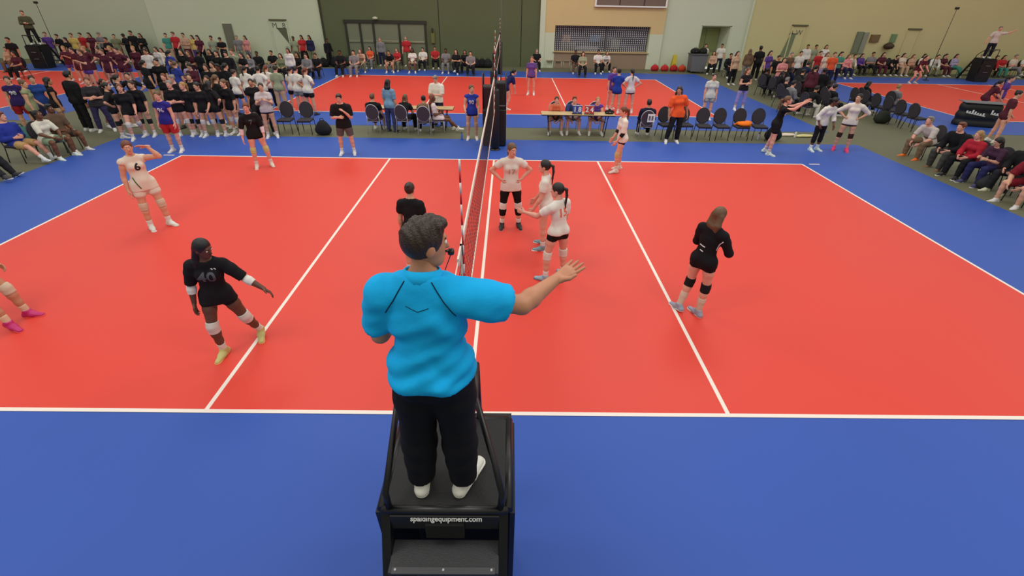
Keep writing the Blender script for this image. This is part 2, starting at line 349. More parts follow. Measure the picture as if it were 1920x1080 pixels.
def hair_parts(J, kind):
    s = J['s']*.97; c = J['hc']; A = J['hax']; r, f, u = A; P = lambda x, y, z: c+(r*x+f*y+u*z)*s
    pr = [ell(P(0, -.014, .028), A, V3(.084, .103, .104)*s, .02)]
    sub = [ell(P(0, .096, -.052), A, V3(.080, .100, .116)*s, .012)]
    cuts = [(P(0, 0, -.062), nrm(-u*.8+f*.45))]
    back = P(0, -.104, .02); D = -Z3
    if kind == 'bald': return None
    if kind in ('pony', 'braid', 'bun'): sub += [ell(P(.090*d, .004, -.022), A, V3(.024, .030, .036)*s, .008) for d in (1, -1)]
    if kind == 'short':
        pr += [ell(P(0, .045, .095), A, V3(.062, .052, .030)*s, .03)]
        cuts = [(P(0, 0, -.050), nrm(-u*.85+f*.35))]
        sub += [ell(P(.088*d, -.002, -.022), A, V3(.022, .030, .040)*s, .006) for d in (1, -1)]
    extra = []
    if kind in ('pony', 'braid'):
        b = P(0, -.103, .045); q1 = b-f*.05*s+D*.03*s; q2 = q1-f*.012*s+D*.10*s; q3 = q2+f*.01*s+D*.12*s; q4 = q3+D*(.13 if kind == 'braid' else .05)*s
        rr = (.024, .034, .032, .022, .010) if kind == 'pony' else (.022, .024, .021, .017, .009)
        extra = [cone(a, b_, ra*s, rb*s, .015) for a, b_, ra, rb in ((b+f*.02*s, q1, rr[0], rr[1]), (q1, q2, rr[1], rr[2]), (q2, q3, rr[2], rr[3]), (q3, q4, rr[3], rr[4]))]
    if kind == 'bun': extra = [ell(P(0, -.085, .085), A, V3(.040, .036, .038)*s, .012)]
    if kind == 'long':
        b = P(0, -.045, .0); bk = -J['tf']
        for x, l in ((-.066, .9), (-.035, 1.0), (0, 1.08), (.035, 1.0), (.066, .85)):
            a = b+r*x*s; e = a+D*.15*l*s+bk*.040*s+r*x*.15*s; e2 = e+D*.16*l*s+bk*.012*s-r*x*.25*s
            pr += [cone(a, e, .036*s, .038*s, .03), cone(e, e2, .036*s, .012*s, .025)]
        cuts = []
        sub += [ell(P(0, .085, -.14), A, V3(.058, .10, .13)*s, .02)]
    if kind == 'side':
        T, B_ = J['tr'], -J['tf']
        for x, y, l in ((.060, .03, 1.0), (.075, .0, 1.1), (.03, .06, 1.0), (.055, .06, .9), (-.01, .06, .9)):
            a = c+(T*x+B_*y)*s; e = a+D*.17*l*s+T*.05*s; e2 = e+D*.22*l*s+T*.04*s
            pr += [cone(a, e, .036*s, .042*s, .03), cone(e, e2, .040*s, .014*s, .025)]
        cuts = []; sub += [ell(P(-.01, .085, -.14), A, V3(.058, .10, .13)*s, .02)]
    return pr, extra, sub, cuts
def shoe_prims(J, side):
    s = J['s']; an, fd, up = J['foot'][side]; up = nrm(up)
    if up[2] < 0: up = -up
    dn = -up; sr = np.cross(fd, up)
    heel = an-fd*.045*s+dn*.062*s; toe = an+fd*.165*s+dn*.066*s; mid = an+fd*.06*s+dn*.050*s
    up_ = [cone(an+up*.02*s, heel+up*.012*s, .040*s, .038*s, .02), cone(an+up*.005*s, mid, .042*s, .040*s, .03), cone(heel+up*.008*s, mid, .036*s, .040*s, .03, up, .9), cone(mid, toe+up*.0*s, .042*s, .034*s, .03, up, .72)]
    base = an+dn*.085*s
    top = (an+up*.035*s, up)
    return up_, [(base, dn), top], [cone(heel+dn*.014*s, toe+dn*.010*s, .041*s, .043*s, .01, up, .40, cuts=((base, dn),))]
HS = dict(hero=(.0105, .010, .0062, .0042), mid=(.018, .0165, .0085, .0052), far=(.027, .027, .018, .02))
def build_parts(spec, lvl):
    """-> list of (part name, verts, quads, role)"""
    po = dict(POSES[spec['pose']]) if isinstance(spec['pose'], str) else dict(spec['pose'])
    J = skeleton(po, spec['H'], spec['sex']); s = J['s']; hb, hg, hh, hd = HS[lvl]; out = []; p = J['p']
    # body
    pr = torso(J) + [cone(J['neck']-J['su']*.03*s, J['nt']+J['hax'][2]*.03*s, .056*s, .051*s, .03)]
    for sd in (1, -1):
        pr += limb(J['arm'][sd], ARM_T, s*(1 if J['sex'] == 'f' else 1.12), 0, 2, k=.02, cut0=False, cut1=False)
        pr += limb(J['leg'][sd], LEG_T, s, 0, 2, k=.025, cut0=False, cut1=False)
    hp, hsub, P = head_prims(J); chunks = []
    if lvl == 'far':
        for sd in (1, -1):
            j = J['arm'][sd]; al = nrm(j[2]-j[1]); pr.append(cone(j[2], j[2]+al*.11*s, .032*s, .030*s, .02))
        chunks.append(isosurf(pr+hp, hb)+('skin',))
    else:
        chunks.append(isosurf(pr, hb)+('skin',)); chunks.append(isosurf(hp, hh, sub=hsub)+('skin',))
        for sd, st in ((1, p['rh']), (-1, p['lh'])): chunks.append(isosurf(hand_prims(J, sd, st), hd)+('skin',))
        ss = s*.97; r, f, u = J['hax']
        eye = [ell(P(.031*d, .0835, .006), J['hax'], V3(.012, .011, .010)*ss, .001) for d in (1, -1)]
        chunks.append(isosurf(eye, .0036)+('eye',))
        chunks.append(isosurf([ell(P(.031*d, .0935, .006), J['hax'], V3(.0055, .003, .0055)*ss, .001) for d in (1, -1)], .0026)+('iris',))
        chunks.append(isosurf([cone(P(-.020, .088, -.062), P(0, .0965, -.060), .0045*ss, .006*ss, .003), cone(P(.020, .088, -.062), P(0, .0965, -.060), .0045*ss, .006*ss, .003)], .0032)+('lip',))
        chunks.append(isosurf([cone(P(.014*d, .094, .028), P(.046*d, .078, .030), .005*ss, .0035*ss, .001) for d in (1, -1)], .0032)+('hair',))
    out.append(('body', chunks))
    # hair
    hk = hair_parts(J, spec['hair'])
    if hk:
        pr, ex, sub, cuts = hk; ch = [isosurf(pr, hh if lvl != 'far' else .02, cuts=cuts, sub=sub)+('hair',)]
        if ex: ch.append(isosurf(ex, hh*1.1 if lvl != 'far' else .02)+('hair',))
        out.append(('hair', ch))
    # top
    sl = spec.get('sleeve', .6)
    if sl is not None:
        inf = spec.get('fit', .014); hinf = max(inf, dict(shorts=.022, spandex=.006, pants=spec.get('pfit', .020), leggings=.007, longshorts=.024)[spec.get('bottom', 'shorts')]+.007); pr = torso(J, inf, True, hinf)
        drop = spec.get('hem', .10)
        pr.append(cone(J['P0']-Z3*(drop+.06)*s, J['P0']+Z3*.04*s, .130*s+hinf, .124*s+hinf, .03, V3(0, 1, 0), .84))
        for sd in (1, -1): pr += limb(J['leg'][sd], LEG_T, s, 0, .34, hinf+.002, .0, k=.03, cut0=False, cut1=True)
        if sl > 0:
            for sd in (1, -1): pr += limb(J['arm'][sd], ARM_T, s*(1 if J['sex'] == 'f' else 1.12), 0, sl, inf+.002, .007 if sl < 1.2 else .002, k=.025, cut0=False)
        cuts = [(J['neck']+J['su']*.034*s, nrm(J['su']+J['tf']*.25)), (J['P0']-Z3*drop*s, nrm(V3(0, -.0, -1)))]
        out.append((spec.get('topname', 'shirt'), [isosurf(pr, hg, cuts=cuts)+('shirt',)]))
    bt = spec.get('bottom', 'shorts'); bl = dict(shorts=.52, spandex=.34, pants=1.97, leggings=1.55, longshorts=.85)[bt]
    inf = dict(shorts=.022, spandex=.006, pants=spec.get('pfit', .020), leggings=.007, longshorts=.024)[bt]
    pr = [x for x in torso(J, inf, False)[:3]]+torso(J, inf, False)[7:]
    for sd in (1, -1): pr += limb(J['leg'][sd], LEG_T, s, 0, bl, inf, .012 if bt in ('shorts', 'longshorts') else .003, k=.025, cut0=False)
    nm = dict(shorts='shorts', spandex='shorts', pants='trousers', leggings='leggings', longshorts='shorts')[bt]
    cuts = [(J['P0']+Z3*(.16 if 'seat' in p else .045 if spec.get('hem', .1) > .03 else .02)*s, Z3)]
    if bt == 'pants': cuts.append((V3(0, 0, min(J['leg'][1][2][2], J['leg'][-1][2][2])-.045*s), -Z3))
    out.append((nm, [isosurf(pr, hg, cuts=cuts)+('bottom',)]))
    for sd in (1, -1):
        up_, cuts, sole = shoe_prims(J, sd)
        if lvl == 'far': out.append(('shoe', [isosurf(up_+sole, .022, cuts=cuts[:1])+('shoe',)]))
        else:
            out.append(('shoe', [isosurf(up_, hg*.6, cuts=cuts)+('shoe',), isosurf(sole, hg*.55)+('sole',)]))
        if spec.get('kneepad'): out.append(('knee_pad', [isosurf(limb(J['leg'][sd], LEG_T, s, .86, 1.22, .013, 0, k=.02), hg*.8)+('kneepad',)]))
        if spec.get('sock'): out.append(('sock', [isosurf(limb(J['leg'][sd], LEG_T, s, spec.get('sock_u', 1.72), 1.98, .007, 0, k=.015, cut1=False), hg*.8)+('sock',)]))
        if spec.get('armband'): u0, u1 = spec.get('armband_u', (1.1, 1.6)); out.append(('arm_sleeve', [isosurf(limb(J['arm'][sd], ARM_T, s, u0, u1, .008, 0, k=.015), hg*.7)+('armband',)]))
    return out, J
ROLES = ('skin', 'shirt', 'bottom', 'hair', 'shoe')
def role_mat(role, sp):
    if role == 'skin': return skinm(SK[sp.get('skin', 'fair')])
    if role == 'hair': return hairm(HR[sp.get('hairc', 'brown')])
    if role == 'shirt': return cloth(sp.get('shirt', (30, 30, 32)))
    if role == 'bottom': return cloth(sp.get('botc', (24, 24, 26)))
    if role == 'shoe': return shoem(sp.get('shoe', (225, 225, 220)))
    if role == 'sole': return shoem(sp.get('sole', (235, 235, 230)))
    if role == 'eye': return mat('eye_white', (225, 218, 210), .3)
    if role == 'iris': return mat('iris', (40, 28, 22), .2)
    if role == 'lip': c = SK[sp.get('skin', 'fair')]; return mat('lip', (int(c[0]*.86), int(c[1]*.62), int(c[2]*.66)), .45)
    return cloth(sp[role])
FARCACHE = {}
def finish(root, loc, yaw): root.location = loc; root.rotation_euler = (0, 0, -math.radians(yaw))
def person(label, yaw, pose='stand', feet=None, xy=None, head=None, z=0.0, H=1.68, sex='f', hair='pony', lvl='mid', group=None, **k):
    """feet=(px,py): where the photo shows the feet; head=(px,py): where it shows the top of the head; xy: world position"""
    sp = dict(pose=pose, H=H, sex=sex, hair=hair); sp.update(k)
    if lvl == 'far':
        key = (str(pose), sex, hair, sp.get('bottom', 'shorts'), sp.get('sleeve', .6))
        if key not in FARCACHE:
            b = dict(sp); b['H'] = 1.70; b.pop('kneepad', 0); b.pop('sock', 0); b.pop('armband', 0)
            parts, J = build_parts(b, 'far'); vs_, qs, mi, n = [], [], [], 0
            for nm, ch in parts:
                for v, q, role in ch: vs_.append(v); qs.append(q+n); mi.append(np.full(len(q), ROLES.index(role))); n += len(v)
            FARCACHE[key] = (np_mesh('person', np.concatenate(vs_), np.concatenate(qs), [role_mat(r, {}) for r in ROLES], True, np.concatenate(mi)), J)
        me, J = FARCACHE[key]; root = link('person', me); sc = H/1.70; root.scale = (sc, sc, sc)
        for i, r in enumerate(ROLES):
            root.material_slots[i].link = 'OBJECT'; root.material_slots[i].material = role_mat(r, sp)
    else:
        parts, J = build_parts(sp, lvl); root = link('person', None); root.empty_display_size = .1; sc = 1.0
        for nm, ch in parts:
            roles = []; vs_, qs, mi, n = [], [], [], 0
            for v, q, role in ch:
                if role not in roles: roles.append(role)
                vs_.append(v); qs.append(q+n); mi.append(np.full(len(q), roles.index(role))); n += len(v)
            link(nm, np_mesh(nm, np.concatenate(vs_), np.concatenate(qs), [role_mat(r, sp) for r in roles], True, np.concatenate(mi)), root)
    tag(root, label, 'person', group)
    a = -math.radians(yaw); ca, sa = math.cos(a), math.sin(a)
    if feet is not None:
        w = G(feet[0], feet[1], z); fm = sum(J['foot'][d][0]+J['foot'][d][1]*.06 for d in (1, -1))/2*sc
        loc = (w[0]-(ca*fm[0]-sa*fm[1]), w[1]-(sa*fm[0]+ca*fm[1]), z)
    elif head is not None:
        hc = J['hc']*sc; w = G(head[0], head[1], z+hc[2]+.11*sc)
        loc = (w[0]-(ca*hc[0]-sa*hc[1]), w[1]-(sa*hc[0]+ca*hc[1]), z)
    else: loc = (xy[0], xy[1], z)
    finish(root, loc, yaw); root['J'] = 0; del root['J']
    return root, J
def child(root, name):
    for c in root.children:
        if c.name.split('.')[0] == name: return c
def print_on(root, target, txt, size, org, nrm_dir, up_dir, material, name='number', bold=0., off=.004):
    """lettering laid on a garment: text plane at org (local), pressed onto the garment along -nrm_dir"""
    me = text_mesh(txt, size, name, bold); garment = child(root, target)
    bm = bmesh.new(); bm.from_mesh(me); bmesh.ops.triangulate(bm, faces=bm.faces[:])
    for _ in range(2): bmesh.ops.subdivide_edges(bm, edges=[e for e in bm.edges if e.calc_length() > size*.16], cuts=1); bmesh.ops.triangulate(bm, faces=bm.faces[:])
    g = garment.data; tree = BVHTree.FromPolygons([v.co[:] for v in g.vertices], [p.vertices[:] for p in g.polygons])
    N = Vector(nrm(nrm_dir)); U = Vector(nrm(up_dir)); U = (U-N*U.dot(N)).normalized(); R_ = U.cross(N); O = Vector(org)
    for v in bm.verts:
        w = O+R_*v.co.x+U*v.co.y+N*.3; hit = tree.ray_cast(w, -N)
        v.co = (hit[0] if hit[0] is not None else O+R_*v.co.x+U*v.co.y)+N*off
    bm.to_mesh(me); bm.free(); me.materials.clear(); me.materials.append(material)
    return link(name, me, garment)
def wrap_strip(root, target, pts, w, N, material, name, off=.004):
    """thin band following the garment through local points pts, pressed along -N"""
    g = child(root, target); tree = BVHTree.FromPolygons([v.co[:] for v in g.data.vertices], [p.vertices[:] for p in g.data.polygons]); N = Vector(nrm(N)); out = []
    P_ = [Vector(p) for p in pts]
    for a, b in zip(P_, P_[1:]):
        for i in range(8):
            q = a.lerp(b, i/8); hit = tree.ray_cast(q+N*.4, -N); out.append((hit[0] if hit[0] is not None else q)+N*off*.2)
    return MB().tube(out, w, 6).build(name, material, g)
# ------------------------------------------------------------------ the hall
def surface_mat(name, rgb, rough, var=.05, scale=.6, spec=.5, fine=.03, bump=.02):
    m = bpy.data.materials.new(name); m.use_nodes = True; nt = m.node_tree; b = nt.nodes['Principled BSDF']; L = nt.links.new
    tc = nt.nodes.new('ShaderNodeTexCoord'); n1 = nt.nodes.new('ShaderNodeTexNoise'); n1.inputs['Scale'].default_value = scale; n1.inputs['Detail'].default_value = 5
    n2 = nt.nodes.new('ShaderNodeTexNoise'); n2.inputs['Scale'].default_value = 90; n2.inputs['Detail'].default_value = 2
    L(tc.outputs['Object'], n1.inputs['Vector']); L(tc.outputs['Object'], n2.inputs['Vector'])
    c = lin(rgb); mx = nt.nodes.new('ShaderNodeMix'); mx.data_type = 'RGBA'
    mx.inputs[6].default_value = tuple(v*(1-var) for v in c)+(1,); mx.inputs[7].default_value = tuple(min(1, v*(1+var)) for v in c)+(1,)
    L(n1.outputs['Fac'], mx.inputs[0]); L(mx.outputs[2], b.inputs['Base Color'])
    mr = nt.nodes.new('ShaderNodeMapRange'); mr.inputs[3].default_value = rough-.06; mr.inputs[4].default_value = rough+.08
    L(n1.outputs['Fac'], mr.inputs[0]); L(mr.outputs[0], b.inputs['Roughness']); b.inputs['Specular IOR Level'].default_value = spec
    bp = nt.nodes.new('ShaderNodeBump'); bp.inputs['Strength'].default_value = bump; bp.inputs['Distance'].default_value = .004
    L(n2.outputs['Fac'], bp.inputs['Height']); L(bp.outputs[0], b.inputs['Normal'])
    return m
M = dict(
    conc=surface_mat('hall_floor', (104, 104, 80), .6, .12, .8, .25), blue=surface_mat('blue_mat', (52, 86, 172), .5, .07, .5, .3), red=surface_mat('red_court', (220, 68, 55), .46, .05, .4, .3),
    line=mat('line_paint', (238, 226, 214), .5), sage=surface_mat('wall_paint', (190, 198, 168), .9, .03, .3, .2), sage_lit=surface_mat('wall_paint', (202, 209, 179), .9, .03, .3, .2),  # second sage is a lighter copy of the first, shade step put into colour
    part=surface_mat('partition_cloth', (98, 104, 75), .9, .05, .8, .2), tan=surface_mat('tan_paint', (206, 198, 146), .9, .04, .4, .2), cream=surface_mat('cream_paint', (212, 188, 136), .85, .05, .7, .2),
    pale=surface_mat('pale_paint', (206, 213, 187), .85, .03, .7, .2), seam=mat('seam', (58, 60, 42), .9), frame=mat('door_frame', (44, 46, 32), .6), leaf=mat('door_leaf', (118, 122, 98), .6, noise=.04, scale=3),
    rail=mat('push_rail', (160, 160, 134), .35, metal=.6), brown=mat('sign_brown', (118, 100, 88), .7, noise=.06, scale=2), black=mat('black_vinyl', (18, 18, 19), .55, noise=.15, scale=6), blackm=mat('black_metal', (20, 20, 22), .38, noise=.1, scale=12),
    tread=mat('tread', (52, 52, 54), .6, noise=.2, scale=40, bump=.3, bscale=160), chrome=mat('chair_frame', (196, 194, 198), .35, metal=.25), fabric=mat('chair_fabric', (74, 60, 68), .9, noise=.25, scale=50), darkframe=mat('dark_chair_frame', (60, 60, 62), .4, metal=.5),
    white=mat('white_paint', (236, 234, 228), .5), redp=mat('red_paint', (196, 40, 44), .5), wood=mat('table_laminate', (198, 170, 122), .5, noise=.08, scale=4), grey=mat('grey_plastic', (104, 104, 106), .6),
    tanfab=mat('tan_chair_fabric', (150, 128, 106), .85, noise=.1, scale=30), darkbrown=mat('dark_weave', (62, 48, 44), .9), net=mat('net_cord', (30, 22, 24), .8), rope=mat('net_rope', (222, 210, 196), .7))
fl = MB().box((-46, -16, -.2), (46, 28.4, 0)).build('floor', M['conc']); tag(fl, 'dark olive concrete hall floor between the blue courts', kind='structure')
def court(cx, cy, x0, x1, y0, y1, attack=True):
    MB().box((x0, y0, -.02), (x1, y1, .005)).build('blue_mat', M['blue'], fl)
    rc = MB().box((cx-9, cy-4.5, -.01), (cx+9, cy+4.5, .008)).build('red_court', M['red'], fl)
    w = .05; z0, z1 = 0.0, .0105
    for nm, lo, hi in (('side_line', (cx-9, cy-4.5), (cx+9, cy-4.5+w)), ('side_line', (cx-9, cy+4.5-w), (cx+9, cy+4.5)), ('end_line', (cx-9, cy-4.5+w), (cx-9+w, cy+4.5-w)), ('end_line', (cx+9-w, cy-4.5+w), (cx+9, cy+4.5-w)),
                       ('centre_line', (cx-w/2, cy-4.5+w), (cx+w/2, cy+4.5-w)), ('attack_line', (cx-3-w/2, cy-4.5+w), (cx-3+w/2, cy+4.5-w)), ('attack_line', (cx+3-w/2, cy-4.5+w), (cx+3+w/2, cy+4.5-w))):
        MB().box((lo[0], lo[1], z0), (hi[0], hi[1], z1)).build(nm, M['line'], rc)
    return rc
rc0 = court(0, 4.5, -12, 12, -4.2, 11.05)
for x0, x1, y in ((-9.5, -9.2, 8.97), (9.2, 9.5, 8.97)):      # service-zone ticks outside the corners
    MB().box((x0, y, 0), (x1, y+.05, .0105)).build('corner_tick', M['line'], rc0)
court(-.15, 19.1, -12, 12, 12.6, 25.9); court(28.2, 19.1, 16.2, 40.2, 12.6, 25.9); court(-28.4, 18.8, -40.4, -16.4, 12.6, 25.9)
# back wall with its sections
W = 28.0; HW = 8.0
wb = MB()
for a, b, z0, z1 in ((-46, 3.27, 0, HW), (3.27, 9.31, 0, .98), (3.27, 9.31, 2.52, HW), (9.31, 12.59, 0, HW), (12.59, 14.52, 2.64, HW), (14.52, 46, 0, HW)): wb.box((a, W, z0), (b, W+.35, z1))
wb = wb.build('wall_back', M['sage']); tag(wb, 'long painted back wall of the sports hall', kind='structure')
for _n, _lo, _hi, _l in (('wall_front', (-46.3, -16.3, 0), (46.3, -16, HW), 'pale wall behind the camera'), ('wall_left', (-46.3, -16, 0), (-46, W, HW), 'pale left side wall of the hall'), ('wall_right', (46, -16, 0), (46.3, W, HW), 'tan right side wall of the hall')):
    tag(MB().box(_lo, _hi).build(_n, M['sage'] if _n != 'wall_right' else M['tan']), _l, kind='structure')
def wp(name, x0, x1, z0, z1, m, t=.05, y=W, par=None): return MB().box((x0, y-t, z0), (x1, y+.02, z1)).build(name, m, par or wb)
wp('painted_panel', -22.2, -11.35, 0, HW, M['sage_lit'], .04)  # lighter tone paints in the shade step of a wall jog that is not built
for a, b in ((-11.35, -4.1), (-4.05, 1.1), (1.15, 2.3)): wp('partition_panel', a, b, 0, HW, M['part'], .10)
for a in (-4.1, 1.1): wp('partition_seam', a, a+.05, 0, HW, M['seam'], .06)
wp('partition_post', -11.47, -11.35, 0, HW, M['seam'], .14); wp('corner_post', 2.3, 2.62, 0, HW, M['pale'], .30)
wp('portal_panel', 2.62, 3.27, 2.1, HW, M['cream'], .25); wp('portal_panel', 2.62, 3.27, 0, 2.1, M['pale'], .25)
wp('portal_panel', 3.27, 9.31, 2.52, HW, M['cream'], .25); wp('portal_panel', 9.31, 10.15, 2.1, HW, M['cream'], .25); wp('portal_panel', 9.31, 10.15, 0, 2.1, M['pale'], .25)
wp('counter_panel', 3.27, 9.31, 0, .98, M['tanfab'], .25)
wp('painted_panel', 10.15, 12.59, 0, HW, M['pale'], .04); wp('painted_panel', 14.52, 15.44, 0, HW, M['pale'], .04); wp('painted_panel', 12.59, 14.52, 2.64, HW, M['pale'], .04); wp('tan_panel', 15.56, 46, 0, HW, M['tan'], .10); wp('tan_trim', 15.44, 15.56, 0, HW, M['pale'], .16)
sg = MB().box((5.7, W-.42, 3.68), (9.95, W-.27, 5.2)).build('wall_sign', M['brown']); tag(sg, 'brown sign board with pale frame above the serving hatch', 'sign')
fr = MB()
for lo, hi in (((5.6, 3.60), (10.05, 3.68)), ((5.6, 3.68), (5.7, 5.2)), ((9.95, 3.68), (10.05, 5.2))): fr.box((lo[0], W-.45, lo[1]), (hi[0], W-.26, hi[1]))
fr.build('frame', M['white'], sg)
for x in (7.1, 8.6): MB().box((x, W-.43, 3.70), (x+.06, W-.42, 5.2)).build('joint_strip', M['darkbrown'], sg)
# glazed partition doors
d1 = empty('door_1', (-7.46, W-.1, 0)); tag(d1, 'wide dark framed doors with four pale leaves in the olive partition', kind='structure')
fr = MB(); xs = (-9.96, -9.07, -8.23, -6.61, -4.96)
for x in xs: fr.box((x-.06+7.46, -.09, 0), (x+.06+7.46, .02, 2.5))
fr.box((-2.6, -.12, 2.46), (2.6, .02, 2.64)); fr.build('door_frame', M['frame'], d1)
for a, b in zip(xs, xs[1:]):
    lf = MB().box((a+.06+7.46, -.04, .02), (b-.06+7.46, .02, 2.46), .01).build('door_leaf', M['leaf'], d1)
    MB().box((a+.09+7.46, -.10, 1.34), (b-.09+7.46, -.04, 1.46), .01).build('push_rail', M['rail'], lf)
lm = MB().box((-4.62, W-.22, 1.35), (-4.38, W-.10, 2.15), .02).build('wall_cabinet', mat('cabinet_ochre', (110, 108, 56), .6)); tag(lm, 'narrow ochre cabinet with dark lamp fixed to the olive partition', 'cabinet')
MB().box((-4.57, W-.30, 2.0), (-4.43, W-.22, 2.24), .02).build('lamp_head', M['frame'], lm)
ex = MB().lathe(((.05, 0), (.16, .02), (.18, .10), (.05, .16)), 12, (-8.0, W-.34, 2.68)).build('exit_lamp', mat('lamp_glass', (196, 196, 168), .4)); tag(ex, 'small pale lamp above the partition doors', 'lamp')
# serving hatch with rolling grille
hatch = empty('serving_hatch', (6.29, W, .98)); tag(hatch, 'serving hatch closed by a dark rolling grille of pale links', 'hatch')
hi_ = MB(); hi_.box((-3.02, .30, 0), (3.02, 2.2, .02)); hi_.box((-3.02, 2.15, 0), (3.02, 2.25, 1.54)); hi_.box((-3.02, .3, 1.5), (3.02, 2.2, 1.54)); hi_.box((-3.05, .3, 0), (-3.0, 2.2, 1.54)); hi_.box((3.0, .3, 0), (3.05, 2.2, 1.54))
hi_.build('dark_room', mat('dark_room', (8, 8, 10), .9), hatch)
for x0, x1, z0, z1, c in ((-2.4, -1.9, .5, .95, (190, 150, 120)), (-2.5, -1.5, .05, .5, (120, 128, 100)), (-.6, .1, .55, .95, (110, 150, 190)), (-1.6, .0, .05, .25, (160, 160, 160)), (.8, 1.4, .1, .7, (130, 134, 104))):
    MB().box((x0, .8, z0), (x1, 1.2, z1), .03).build('stacked_carton', mat('carton', c, .8), hatch)
gr = MB(); nx, nz = 46, 12
for i in range(nx):
    for j in range(nz):
        x = -2.9+i*(5.8/(nx-1)); z = .08+j*(1.38/(nz-1)); gr.box((x-.034, .13, z-.035), (x+.034, .16, z+.035))
for j in range(nz): z = .08+j*(1.38/(nz-1))+.06; gr.box((-3.0, .14, z-.003), (3.0, .15, z+.003))
gr = gr.build('grille_links', mat('grille_link', (196, 196, 204), .4, metal=.0), hatch); gr['kind'] = 'stuff'
MB().box((.28, .05, 0), (.36, .2, 1.54)).build('grille_post', M['grey'], hatch)
MB().box((-3.1, -.35, -.03), (3.1, .3, .02), .01).build('counter_ledge', M['wood'], hatch)
# alcove and plain doors
d2 = empty('door_2', (13.55, W, 0)); tag(d2, 'recessed alcove with pale green double doors right of the serving hatch', kind='structure')
al = MB(); al.box((-.97, .0, 0), (-.9, 1.6, 2.64)); al.box((.9, .0, 0), (.97, 1.6, 2.64)); al.box((-.97, 1.55, 0), (.97, 1.65, 2.64)); al.box((-.97, 0, 2.6), (.97, 1.6, 2.66)); al.build('alcove', M['pale'], d2)
for a, b in ((-.88, -.01), (.01, .88)):
    lf = MB().box((a, 1.46, .02), (b, 1.54, 2.4), .01).build('door_leaf', mat('green_leaf', (150, 156, 104), .6), d2); MB().box((a+.06, 1.42, 1.0), (b-.06, 1.46, 1.08)).build('push_bar', M['rail'], lf)
def plain_door(n, x0, x1, h, m, y, label, letters=()):
    d = empty('door_%d' % n, ((x0+x1)/2, y, 0)); tag(d, label, kind='structure'); w = (x1-x0)/2
    MB().box((-w, -.035, .01), (w, .01, h), .01).build('door_leaf', m, d)
    f = MB(); f.box((-w-.07, -.06, 0), (-w, .01, h+.07)); f.box((w, -.06, 0), (w+.07, .01, h+.07)); f.build('door_jamb', m, d)
    MB().box((-w-.07, -.10, h), (w+.07, .01, h+.09)).build('door_head', mat('head_olive', (96, 92, 66), .8), d)  # head in one even dark olive, unlike leaf and jambs
    MB().tube([(w-.14, -.04, 1.0), (w-.14, -.09, 1.0), (w-.26, -.09, 1.0)], .012).build('door_handle', M['rail'], d)
    for t, x, z in letters:
        me = text_mesh(t, .42); me.transform(Matrix.Rotation(math.pi/2, 4, 'X')); me.materials.append(mat('letter_grey', (92, 92, 76), .8)); o = link('lettering', me, d); o.location = (x, -.042, z)
plain_door(3, -14.68, -13.75, 2.5, M['sage_lit'], W-.04, 'pale door with sign letters beside the olive partition', (('M', -.25, 2.22), ('8', .32, 2.22)))
plain_door(4, 18.35, 19.2, 2.7, M['tan'], W-.10, 'tan door with sign letters near the hall corner', (('A', -.42, 2.32), ('W', .05, 2.32)))
plain_door(5, 25.8, 26.5, 2.6, M['tan'], W-.10, 'plain tan door left of the right hand referee')
def wall_panel(x0, x1, z0, z1, m, label, cat, name, y=W, t=.08):
    o = MB().box((x0, y-t, z0), (x1, y, z1), .01).build(name, m); tag(o, label, cat)
    MB().box((x0+.05, y-t-.012, z0+.05), (x1-.05, y-t, z1-.05)).build('face', m, o); return o
wall_panel(-17.75, -17.2, .7, 2.28, mat('panel_grey', (112, 112, 92), .7), 'tall grey panel on the pale wall above the left crowd', 'panel', 'wall_panel', W-.04)
pn = MB().poly([(-14.35, W-.06, 2.06), (-13.72, W-.06, 2.06), (-13.62, W-.06, .95)], (0, -.03, 0)).build('pennant', mat('pennant_grey', (96, 98, 78), .8)); tag(pn, 'grey three cornered pennant across the lettered pale door', 'flag')
MB().tube([(-14.38, W-.075, 2.07), (-13.7, W-.075, 2.07)], .02).build('pennant_rod', M['frame'], pn)
pn = MB().poly([(18.0, W-.12, .9), (18.55, W-.12, .9), (18.66, W-.12, 2.25), (18.32, W-.12, 2.25)], (0, -.03, 0)).build('pennant', mat('pennant_green', (116, 128, 96), .8)); tag(pn, 'green grey banner hanging beside the lettered tan door', 'flag')
MB().tube([(18.28, W-.14, 2.26), (18.7, W-.14, 2.26)], .02).build('pennant_rod', M['frame'], pn)
wall_panel(22.55, 22.95, 1.15, 2.45, mat('panel_green', (116, 126, 100), .7), 'green grey wall panel, left one of the pair on the tan wall', 'panel', 'wall_panel', W-.10)
wall_panel(23.0, 23.32, 1.15, 2.42, mat('panel_pale', (140, 146, 126), .7), 'paler grey wall panel, right one of the pair on the tan wall', 'panel', 'wall_panel', W-.10)
wall_panel(23.5, 24.05, 1.85, 2.3, mat('box_tan', (118, 98, 62), .7), 'small brown notice box on the tan wall', 'box', 'notice_box', W-.10, .12)
wall_panel(24.8, 25.15, 1.85, 2.35, mat('sign_green', (112, 142, 98), .7), 'small square green sign on the tan wall', 'sign', 'wall_sign', W-.10)
hl = MB().lathe(((.05, -.2), (.24, -.14), (.30, .0), (.22, .12), (.06, .2)), 12, (24.75, W-.32, 1.66)).build('wall_bracket', mat('bracket_dark', (66, 50, 28), .7)); tag(hl, 'dark round wall lamp below the small green sign', 'lamp')
MB().tube([(24.75, W-.1, 1.8), (24.75, W-.32, 1.8)], .03).build('bracket_arm', M['frame'], hl)
